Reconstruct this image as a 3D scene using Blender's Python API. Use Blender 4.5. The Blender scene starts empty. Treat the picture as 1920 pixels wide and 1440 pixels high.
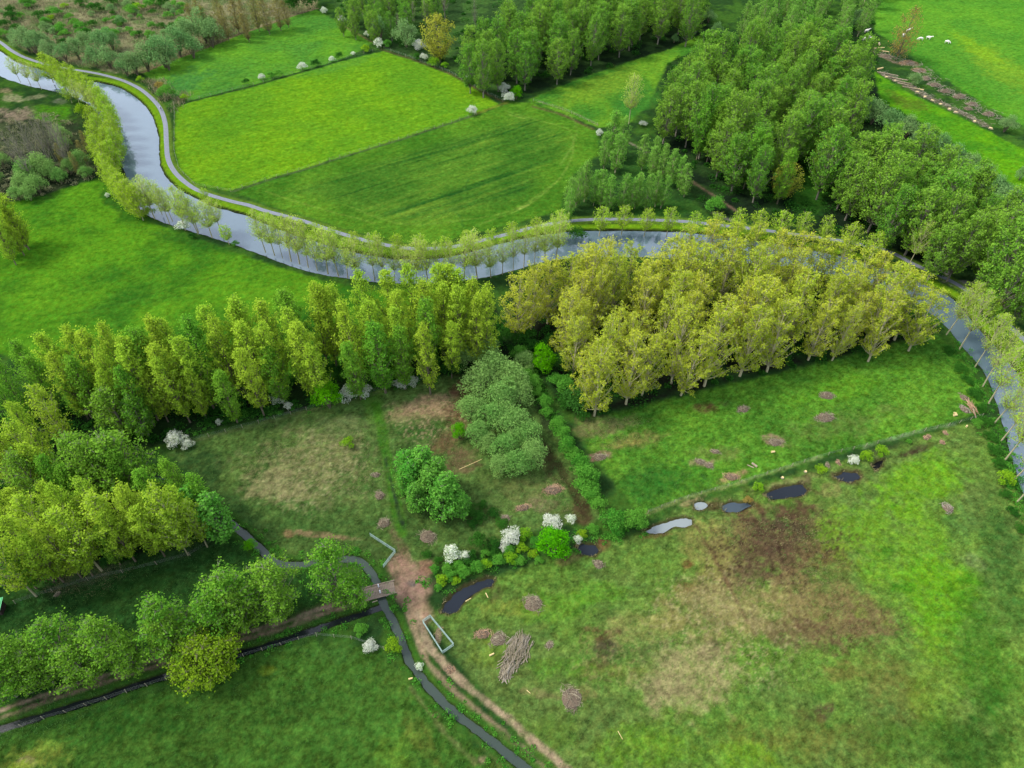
import bpy, math, random
import numpy as np
from mathutils import Matrix, Vector

# ------------------------------------------------------------------ camera, sky, sun, exposure
scene = bpy.context.scene
COL = scene.collection
RAD = math.radians
CAM_H = 120.0
FOC = 1300.0                     # focal length for a picture 1920 wide
ROLL = math.asin(30.0 / FOC)
cam_data = bpy.data.cameras.new('camera')
cam_data.sensor_width = 36.0
cam_data.lens = 36.0 * FOC / 1920.0
cam_data.clip_start = 1.0
cam_data.clip_end = 8000.0
cam = bpy.data.objects.new('camera', cam_data)
COL.objects.link(cam)
CM = Matrix.Translation((0, 0, CAM_H)) @ Matrix.Rotation(RAD(45), 4, 'X') @ Matrix.Rotation(ROLL, 4, 'Z')
cam.matrix_world = CM
scene.camera = cam

SUN_EL, SUN_AZ = 52.0, -88.0     # azimuth from +Y towards +X
world = bpy.data.worlds.new('World')
scene.world = world
world.use_nodes = True
wn = world.node_tree
wn.nodes.clear()
sky = wn.nodes.new('ShaderNodeTexSky')
sky.sky_type = 'NISHITA'
sky.sun_disc = False
sky.sun_elevation = RAD(SUN_EL)
sky.sun_rotation = RAD(SUN_AZ)
sky.air_density = 1.0
sky.dust_density = 3.0
sky.ozone_density = 1.0
bw = wn.nodes.new('ShaderNodeMixRGB')      # thin overcast: part of the blue is veiled by even white cloud
bw.inputs[0].default_value = 0.55
bw.inputs[2].default_value = (5.0, 5.4, 6.2, 1)
bg = wn.nodes.new('ShaderNodeBackground')
bg.inputs[1].default_value = 0.15
wo = wn.nodes.new('ShaderNodeOutputWorld')
wn.links.new(sky.outputs[0], bw.inputs[1])
wn.links.new(bw.outputs[0], bg.inputs[0])
wn.links.new(bg.outputs[0], wo.inputs[0])

sun_data = bpy.data.lights.new('sun', 'SUN')
sun_data.energy = 1.85
sun_data.angle = RAD(11)
sun_data.color = (1.0, 0.96, 0.89)
sun = bpy.data.objects.new('sun', sun_data)
COL.objects.link(sun)
sd = Vector((math.sin(RAD(SUN_AZ)) * math.cos(RAD(SUN_EL)), math.cos(RAD(SUN_AZ)) * math.cos(RAD(SUN_EL)), math.sin(RAD(SUN_EL))))
sun.rotation_euler = (-sd).to_track_quat('-Z', 'Y').to_euler()

scene.view_settings.view_transform = 'Standard'
scene.view_settings.look = 'None'
scene.view_settings.exposure = 1.44
scene.view_settings.gamma = 1.0
scene.view_settings.use_curve_mapping = False
scene.render.engine = 'CYCLES'
scene.cycles.max_bounces = 6
scene.cycles.diffuse_bounces = 3
scene.cycles.transmission_bounces = 4

# ------------------------------------------------------------------ helpers
rng = np.random.default_rng(11)
random.seed(11)
RM = np.array(CM.to_3x3())       # columns: right, up, back

def rays(px, py):
    px = np.asarray(px, float); py = np.asarray(py, float)
    c = np.stack([(px - 960) / FOC, (720 - py) / FOC, -np.ones_like(px)], -1)
    return c @ RM.T

def at(px, py, z=0.0):
    """point of the place seen at a picture position, at height z"""
    d = rays(px, py)
    t = (z - CAM_H) / d[..., 2]
    return np.stack([d[..., 0] * t, d[..., 1] * t], -1)

def proj(x, y, z=0.0):
    p = np.stack([x, y, np.zeros_like(x) + z - CAM_H], -1) @ RM
    return 960 + FOC * p[..., 0] / -p[..., 2], 720 - FOC * p[..., 1] / -p[..., 2]

def depth_of(x, y, z=0.0):
    return -(np.array([x, y, z - CAM_H]) @ RM)[2]

def lin(c, k=1.0):
    c = np.asarray(c, float) / 255.0
    return np.where(c <= 0.04045, c / 12.92, ((c + 0.055) / 1.055) ** 2.4) * k

def hash2(ix, iy, seed):
    h = (ix.astype(np.int64) * 374761393 + iy.astype(np.int64) * 668265263 + seed * 1274126177) & 0xffffffff
    h = ((h ^ (h >> 13)) * 1274126177) & 0xffffffff
    h = (h ^ (h >> 16)) & 0xffff
    return h / 65535.0

def vnoise(x, y, seed=0):
    x0 = np.floor(x); y0 = np.floor(y)
    fx = x - x0; fy = y - y0
    fx = fx * fx * (3 - 2 * fx); fy = fy * fy * (3 - 2 * fy)
    a = hash2(x0, y0, seed); b = hash2(x0 + 1, y0, seed)
    c = hash2(x0, y0 + 1, seed); d = hash2(x0 + 1, y0 + 1, seed)
    return (a * (1 - fx) + b * fx) * (1 - fy) + (c * (1 - fx) + d * fx) * fy

def fbm(x, y, scale, octs=4, seed=0, gain=0.55):
    s = 0; a = 1.0; t = 0
    x = x / scale; y = y / scale
    for i in range(octs):
        c, sn = math.cos(i * 1.1), math.sin(i * 1.1)
        s = s + a * vnoise(x * c - y * sn, x * sn + y * c, seed + i * 17)
        t += a; a *= gain; x = x * 2.03; y = y * 2.03
    return s / t          # 0..1

def sstep(a, b, x):
    t = np.clip((x - a) / (b - a), 0, 1)
    return t * t * (3 - 2 * t)

def seg_dist0(x, y, P):
    d = np.full(x.shape, 1e9)
    for (ax, ay), (bx, by) in zip(P[:-1], P[1:]):
        vx, vy = bx - ax, by - ay
        t = np.clip(((x - ax) * vx + (y - ay) * vy) / (vx * vx + vy * vy + 1e-9), 0, 1)
        d = np.minimum(d, np.hypot(x - ax - t * vx, y - ay - t * vy))
    return d

def poly_sd0(x, y, P):
    P = [tuple(p) for p in P]
    Q = P + [P[0]]
    d = seg_dist0(x, y, Q)
    ins = np.zeros(x.shape, bool)
    for (ax, ay), (bx, by) in zip(Q[:-1], Q[1:]):
        if ay == by: continue
        c = ((ay > y) != (by > y)) & (x < (bx - ax) * (y - ay) / (by - ay) + ax)
        ins ^= c
    return np.where(ins, -d, d)

def W(pts, z=0.0):
    a = np.array(pts, float)
    return at(a[:, 0], a[:, 1], z)

def smooth_line(P, n=6):
    P = np.array(P, float)
    out = []
    for i in range(len(P) - 1):
        p0 = P[max(i - 1, 0)]; p1 = P[i]; p2 = P[i + 1]; p3 = P[min(i + 2, len(P) - 1)]
        for k in range(n):
            t = k / n
            out.append(0.5 * ((2 * p1) + (-p0 + p2) * t + (2 * p0 - 5 * p1 + 4 * p2 - p3) * t * t + (-p0 + 3 * p1 - 3 * p2 + p3) * t ** 3))
    out.append(P[-1])
    return np.array(out)

def mesh_np(name, V, F, mats=(), midx=None, smooth=False):
    """F: (n,k) int array, all faces with k corners (or a list of such arrays)"""
    m = bpy.data.meshes.new(name)
    Fs = F if isinstance(F, list) else [F]
    Fs = [np.asarray(f, np.int32) for f in Fs if len(f)]
    V = np.asarray(V, np.float32)
    nl = sum(f.size for f in Fs); nf = sum(len(f) for f in Fs)
    m.vertices.add(len(V)); m.vertices.foreach_set('co', V.ravel())
    m.loops.add(nl); m.loops.foreach_set('vertex_index', np.concatenate([f.ravel() for f in Fs]))
    tot = np.concatenate([np.full(len(f), f.shape[1], np.int32) for f in Fs])
    st = np.concatenate([[0], np.cumsum(tot)[:-1]]).astype(np.int32)
    m.polygons.add(nf); m.polygons.foreach_set('loop_start', st)
    for a in mats: m.materials.append(a)
    if midx is not None: m.polygons.foreach_set('material_index', np.asarray(midx, np.int32))
    m.polygons.foreach_set('use_smooth', np.full(nf, bool(smooth)))
    m.update(calc_edges=True)
    return m

def obj(name, mesh, parent=None, loc=(0, 0, 0), rz=0.0, sc=1.0):
    o = bpy.data.objects.new(name, mesh)
    COL.objects.link(o)
    o.location = loc
    o.rotation_euler = (0, 0, rz)
    o.scale = (sc, sc, sc) if np.isscalar(sc) else sc
    if parent is not None: o.parent = parent
    return o

def tag(o, label=None, cat=None, group=None, kind=None):
    if label: o['label'] = label
    if cat: o['category'] = cat
    if group: o['group'] = group
    if kind: o['kind'] = kind
    return o

# ------------------------------------------------------------------ materials
def new_mat(name):
    m = bpy.data.materials.new(name); m.use_nodes = True
    nt = m.node_tree; nt.nodes.clear()
    out = nt.nodes.new('ShaderNodeOutputMaterial')
    return m, nt, out

def N(nt, t, **kw):
    n = nt.nodes.new(t)
    for k, v in kw.items(): setattr(n, k, v)
    return n

def leaf_mat(name, c1, c2, c3=None, p3=0.0, trans=0.42, k=0.80):
    """two leaf greens mixed by clump noise and leaf by leaf; c3 = blossom / catkin colour on a share p3 of the leaves"""
    m, nt, out = new_mat(name)
    L = nt.links.new
    geo = N(nt, 'ShaderNodeNewGeometry'); oi = N(nt, 'ShaderNodeObjectInfo')
    tc = N(nt, 'ShaderNodeTexCoord')
    no = N(nt, 'ShaderNodeTexNoise'); no.inputs['Scale'].default_value = 0.45; no.inputs['Detail'].default_value = 3
    L(tc.outputs['Object'], no.inputs['Vector'])
    ad = N(nt, 'ShaderNodeMath', operation='MULTIPLY_ADD'); ad.inputs[1].default_value = 0.55
    L(geo.outputs['Random Per Island'], ad.inputs[0])
    mm = N(nt, 'ShaderNodeMath', operation='MULTIPLY_ADD'); mm.inputs[1].default_value = 1.6; mm.inputs[2].default_value = -0.55
    L(no.outputs['Fac'], mm.inputs[0]); L(mm.outputs[0], ad.inputs[2])
    ob = N(nt, 'ShaderNodeMath', operation='MULTIPLY_ADD'); ob.inputs[1].default_value = 0.8
    L(oi.outputs['Random'], ob.inputs[0]); L(ad.outputs[0], ob.inputs[2])
    ob2 = N(nt, 'ShaderNodeMath', operation='SUBTRACT'); ob2.inputs[1].default_value = 0.42; ob2.use_clamp = True
    L(ob.outputs[0], ob2.inputs[0])
    mx = N(nt, 'ShaderNodeMixRGB')
    mx.inputs[1].default_value = (*lin(c1, k), 1); mx.inputs[2].default_value = (*lin(c2, k), 1)
    L(ob2.outputs[0], mx.inputs[0])
    src = mx.outputs[0]
    if c3 is not None:
        gt = N(nt, 'ShaderNodeMath', operation='LESS_THAN'); gt.inputs[1].default_value = p3
        fr = N(nt, 'ShaderNodeMath', operation='MULTIPLY_ADD'); fr.inputs[1].default_value = 0.6
        m2 = N(nt, 'ShaderNodeMath', operation='MULTIPLY'); m2.inputs[1].default_value = 0.75
        L(no.outputs['Fac'], m2.inputs[0]); L(geo.outputs['Random Per Island'], fr.inputs[0]); L(m2.outputs[0], fr.inputs[2]); L(fr.outputs[0], gt.inputs[0])
        mx3 = N(nt, 'ShaderNodeMixRGB'); mx3.inputs[2].default_value = (*lin(c3, k), 1)
        L(gt.outputs[0], mx3.inputs[0]); L(src, mx3.inputs[1]); src = mx3.outputs[0]
    hs = N(nt, 'ShaderNodeHueSaturation')
    vv = N(nt, 'ShaderNodeMath', operation='MULTIPLY_ADD'); vv.inputs[1].default_value = 0.34; vv.inputs[2].default_value = 0.82
    L(oi.outputs['Random'], vv.inputs[0]); L(vv.outputs[0], hs.inputs['Value']); L(src, hs.inputs['Color'])
    hs.inputs['Saturation'].default_value = 1.0
    d = N(nt, 'ShaderNodeBsdfDiffuse'); t = N(nt, 'ShaderNodeBsdfTranslucent'); ms = N(nt, 'ShaderNodeMixShader')
    ms.inputs[0].default_value = trans
    L(hs.outputs[0], d.inputs[0]); L(hs.outputs[0], t.inputs[0]); L(d.outputs[0], ms.inputs[1]); L(t.outputs[0], ms.inputs[2])
    L(ms.outputs[0], out.inputs[0])
    return m

def rough_mat(name, c1, c2, scale=3.0, k=0.5, rough=0.9, bump=0.0, metal=0.0, island=0.5):
    m, nt, out = new_mat(name)
    L = nt.links.new
    tc = N(nt, 'ShaderNodeTexCoord'); no = N(nt, 'ShaderNodeTexNoise')
    no.inputs['Scale'].default_value = scale; no.inputs['Detail'].default_value = 4
    L(tc.outputs['Object'], no.inputs['Vector'])
    geo = N(nt, 'ShaderNodeNewGeometry')
    ma = N(nt, 'ShaderNodeMath', operation='MULTIPLY_ADD'); ma.inputs[1].default_value = island
    m2 = N(nt, 'ShaderNodeMath', operation='MULTIPLY_ADD'); m2.inputs[1].default_value = 1.5; m2.inputs[2].default_value = -0.25 - island * 0.5
    L(no.outputs['Fac'], m2.inputs[0]); L(geo.outputs['Random Per Island'], ma.inputs[0]); L(m2.outputs[0], ma.inputs[2]); ma.use_clamp = True
    mx = N(nt, 'ShaderNodeMixRGB'); mx.inputs[1].default_value = (*lin(c1, k), 1); mx.inputs[2].default_value = (*lin(c2, k), 1)
    L(ma.outputs[0], mx.inputs[0])
    p = N(nt, 'ShaderNodeBsdfPrincipled'); p.inputs['Roughness'].default_value = rough; p.inputs['Metallic'].default_value = metal
    L(mx.outputs[0], p.inputs['Base Color']); L(p.outputs[0], out.inputs[0])
    if bump:
        b = N(nt, 'ShaderNodeBump'); b.inputs['Strength'].default_value = bump; b.inputs['Distance'].default_value = 0.05
        L(no.outputs['Fac'], b.inputs['Height']); L(b.outputs[0], p.inputs['Normal'])
    return m

def water_mat(name, col, rough=0.05, bump=0.06, scale=0.8, ior=1.34, col2=None):
    m, nt, out = new_mat(name)
    L = nt.links.new
    tc = N(nt, 'ShaderNodeTexCoord'); no = N(nt, 'ShaderNodeTexNoise')
    no.inputs['Scale'].default_value = scale; no.inputs['Detail'].default_value = 3
    L(tc.outputs['Object'], no.inputs['Vector'])
    n2 = N(nt, 'ShaderNodeTexNoise'); n2.inputs['Scale'].default_value = 0.06; n2.inputs['Detail'].default_value = 4
    L(tc.outputs['Object'], n2.inputs['Vector'])
    mx = N(nt, 'ShaderNodeMixRGB'); mx.inputs[1].default_value = (*col, 1)
    mx.inputs[2].default_value = (*(col2 or [c * 1.35 for c in col]), 1); L(n2.outputs['Fac'], mx.inputs[0])
    b = N(nt, 'ShaderNodeBump'); b.inputs['Strength'].default_value = bump; b.inputs['Distance'].default_value = 0.1
    L(no.outputs['Fac'], b.inputs['Height'])
    p = N(nt, 'ShaderNodeBsdfPrincipled'); p.inputs['Roughness'].default_value = rough; p.inputs['IOR'].default_value = ior
    L(mx.outputs[0], p.inputs['Base Color']); L(b.outputs[0], p.inputs['Normal']); L(p.outputs[0], out.inputs[0])
    return m

def ground_mat():
    """per-place soil and sward colour comes from the mesh; the blades, clumps and litter come from noise"""
    m, nt, out = new_mat('sward')
    L = nt.links.new
    at_ = N(nt, 'ShaderNodeAttribute'); at_.attribute_name = 'albedo'
    tc = N(nt, 'ShaderNodeTexCoord')
    n1 = N(nt, 'ShaderNodeTexNoise'); n1.inputs['Scale'].default_value = 2.2; n1.inputs['Detail'].default_value = 6; n1.inputs['Roughness'].default_value = 0.8
    n2 = N(nt, 'ShaderNodeTexNoise'); n2.inputs['Scale'].default_value = 0.5; n2.inputs['Detail'].default_value = 5; n2.inputs['Roughness'].default_value = 0.7
    n3 = N(nt, 'ShaderNodeTexNoise'); n3.inputs['Scale'].default_value = 0.7; n3.inputs['Detail'].default_value = 5; n3.inputs['Roughness'].default_value = 0.75
    for n in (n1, n2, n3): L(tc.outputs['Object'], n.inputs['Vector'])
    # value variation, its strength stored in the alpha channel
    s = N(nt, 'ShaderNodeMath', operation='ADD'); L(n1.outputs['Fac'], s.inputs[0]); L(n2.outputs['Fac'], s.inputs[1])
    s2 = N(nt, 'ShaderNodeMath', operation='MULTIPLY_ADD'); s2.inputs[1].default_value = 4.6; s2.inputs[2].default_value = -4.6; L(s.outputs[0], s2.inputs[0])
    s3 = N(nt, 'ShaderNodeMath', operation='MULTIPLY_ADD'); s3.inputs[2].default_value = 1.02; L(s2.outputs[0], s3.inputs[0]); L(at_.outputs['Alpha'], s3.inputs[1])
    hs = N(nt, 'ShaderNodeHueSaturation'); L(at_.outputs['Color'], hs.inputs['Color']); L(s3.outputs[0], hs.inputs['Value'])
    hh = N(nt, 'ShaderNodeMath', operation='MULTIPLY_ADD'); hh.inputs[1].default_value = 0.10; hh.inputs[2].default_value = 0.45; L(n3.outputs['Fac'], hh.inputs[0]); L(hh.outputs[0], hs.inputs['Hue'])
    b = N(nt, 'ShaderNodeBump'); b.inputs['Strength'].default_value = 0.7; b.inputs['Distance'].default_value = 0.3
    L(n1.outputs['Fac'], b.inputs['Height'])
    d = N(nt, 'ShaderNodeBsdfDiffuse'); d.inputs['Roughness'].default_value = 0.6
    L(hs.outputs[0], d.inputs[0]); L(b.outputs[0], d.inputs['Normal']); L(d.outputs[0], out.inputs[0])
    return m

# ------------------------------------------------------------------ lie of the land, read off the picture as points on the ground
NBANK = [(-120, 25), (-60, 62), (0, 93), (30, 113), (70, 126), (110, 138), (150, 147), (188, 152), (225, 162), (255, 180), (280, 205), (295, 240), (299, 270), (301, 303), (312, 328), (335, 350), (365, 367), (400, 383), (440, 394), (475, 405), (520, 425), (600, 452), (700, 476), (770, 482), (840, 478), (900, 463), (960, 447), (1020, 436), (1060, 431), (1120, 429), (1240, 430), (1300, 433), (1400, 445), (1500, 460), (1600, 482), (1690, 510), (1750, 536), (1790, 558), (1825, 598), (1860, 635), (1900, 680), (1930, 720), (1970, 790), (2010, 870), (2050, 960)]
SBANK = [(-120, 85), (-60, 112), (0, 142), (50, 160), (90, 168), (140, 182), (170, 200), (192, 230), (212, 270), (225, 305), (240, 345), (250, 378), (275, 402), (330, 425), (385, 440), (430, 455), (470, 470), (510, 485), (560, 503), (600, 513), (650, 521), (700, 528), (780, 531), (887, 523), (950, 510), (1010, 493), (1060, 484), (1130, 480), (1220, 482), (1300, 486), (1400, 492), (1480, 500), (1560, 515), (1640, 535), (1700, 560), (1750, 590), (1782, 620), (1808, 652), (1837, 685), (1857, 722), (1870, 760), (1882, 800), (1894, 840), (1903, 880), (1917, 920), (1937, 970), (1965, 1040)]
PATH = [(-120, 10), (-60, 40), (0, 79), (22, 95), (50, 109), (100, 124), (167, 135), (200, 142), (233, 152), (263, 167), (287, 187), (302, 207), (310, 233), (312, 267), (315, 297), (328, 323), (353, 346), (383, 362), (433, 377), (467, 385), (500, 396), (567, 414), (640, 438), (707, 456), (773, 466), (840, 464), (890, 454), (940, 442), (1007, 425), (1073, 414), (1140, 411), (1207, 412), (1280, 415), (1347, 422), (1413, 429), (1480, 438), (1547, 447), (1597, 455), (1663, 470), (1713, 495), (1777, 524), (1813, 545), (1863, 585), (1913, 630), (1965, 690), (2020, 770), (2080, 860)]
nb, sb, pathw = smooth_line(W(NBANK)), smooth_line(W(SBANK)), smooth_line(W(PATH))
CANAL = np.vstack([nb, sb[::-1]])

# fields: outline in the picture, colours (sRGB as seen), patch size in metres, name
FIELDS = [
 ('meadow_far', [(267, 137), (333, 110), (413, 80), (443, 67), (540, 33), (593, 17), (640, 45), (697, 80), (673, 97), (640, 110), (567, 133), (460, 163), (353, 190), (336, 178), (290, 153)], (78, 160, 34), (58, 140, 40), 14),
 ('meadow_bright', [(353, 193), (460, 167), (567, 137), (640, 115), (720, 96), (773, 113), (840, 138), (905, 174), (940, 200), (893, 212), (840, 230), (740, 264), (640, 294), (567, 317), (467, 347), (433, 357), (367, 347), (337, 317), (328, 283), (328, 217), (333, 200)], (96, 166, 22), (76, 152, 26), 16),
 ('meadow_mown', [(440, 361), (567, 321), (640, 297), (740, 267), (893, 217), (960, 192), (1000, 193), (1107, 240), (1121, 248), (1124, 290), (1100, 307), (1070, 333), (1057, 367), (1050, 395), (973, 417), (873, 443), (840, 453), (773, 457), (707, 445), (640, 428), (567, 403), (500, 385)], (46, 114, 26), (72, 136, 32), 14),
 ('meadow_waterside', [(-90, 440), (0, 385), (60, 372), (185, 335), (240, 375), (275, 415), (385, 452), (470, 482), (600, 525), (700, 545), (880, 535), (900, 620), (700, 700), (300, 740), (60, 680), (-90, 640)], (74, 154, 24), (40, 118, 22), 12),
 ('pasture_cattle', [(1640, -120), (1640, 0), (1640, 60), (1720, 105), (1790, 160), (1870, 210), (1960, 260), (2200, 360), (2400, 200), (2200, -160)], (74, 156, 34), (56, 140, 34), 18),
 ('meadow_strip', [(1640, 135), (1700, 172), (1800, 220), (1880, 260), (1960, 300), (2040, 380), (1960, 400), (1850, 310), (1740, 235), (1650, 190)], (76, 162, 16), (48, 134, 22), 12),
 ('meadow_wedge', [(990, 188), (1040, 166), (1107, 140), (1207, 107), (1257, 92), (1310, 66), (1330, 80), (1250, 120), (1215, 200), (1180, 230), (1123, 240)], (88, 158, 32), (40, 126, 32), 12),
 ('pasture_plot', [(318, 850), (360, 826), (560, 770), (710, 730), (870, 700), (980, 700), (1040, 790), (1110, 900), (1150, 975), (1060, 985), (960, 1010), (850, 1060), (760, 1060), (700, 1060), (560, 1050), (500, 1020), (420, 950)], (84, 126, 50), (64, 106, 40), 9),
 ('pasture_strip', [(1085, 790), (1290, 740), (1500, 690), (1755, 625), (1820, 690), (1850, 770), (1700, 815), (1540, 858), (1400, 905), (1280, 935), (1200, 965), (1150, 900), (1110, 850)], (74, 146, 34), (54, 122, 30), 10),
 ('pasture_brown', [(1290, 945), (1420, 912), (1540, 875), (1700, 830), (1800, 795), (1850, 790), (1890, 880), (1930, 980), (2100, 1300), (2200, 1700), (1500, 1800), (1060, 1470), (900, 1290), (800, 1160), (860, 1120), (940, 1080), (1060, 1040), (1200, 1000)], (84, 134, 42), (86, 122, 48), 9),
 ('meadow_dark', [(-200, 1380), (0, 1378), (60, 1362), (200, 1318), (330, 1278), (460, 1240), (590, 1200), (700, 1215), (760, 1265), (850, 1360), (950, 1450), (1050, 1700), (-300, 1900)], (44, 92, 24), (54, 110, 30), 10),
 ('meadow_lush', [(-200, 1130), (40, 1110), (150, 1080), (240, 1060), (400, 1010), (420, 985), (490, 1045), (530, 1070), (640, 1070), (690, 1090), (600, 1140), (440, 1185), (240, 1245), (0, 1320), (-200, 1360)], (36, 90, 28), (28, 76, 24), 9),  # dark green partly holds the shade of the surrounding trees, painted into the grass
]

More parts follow.
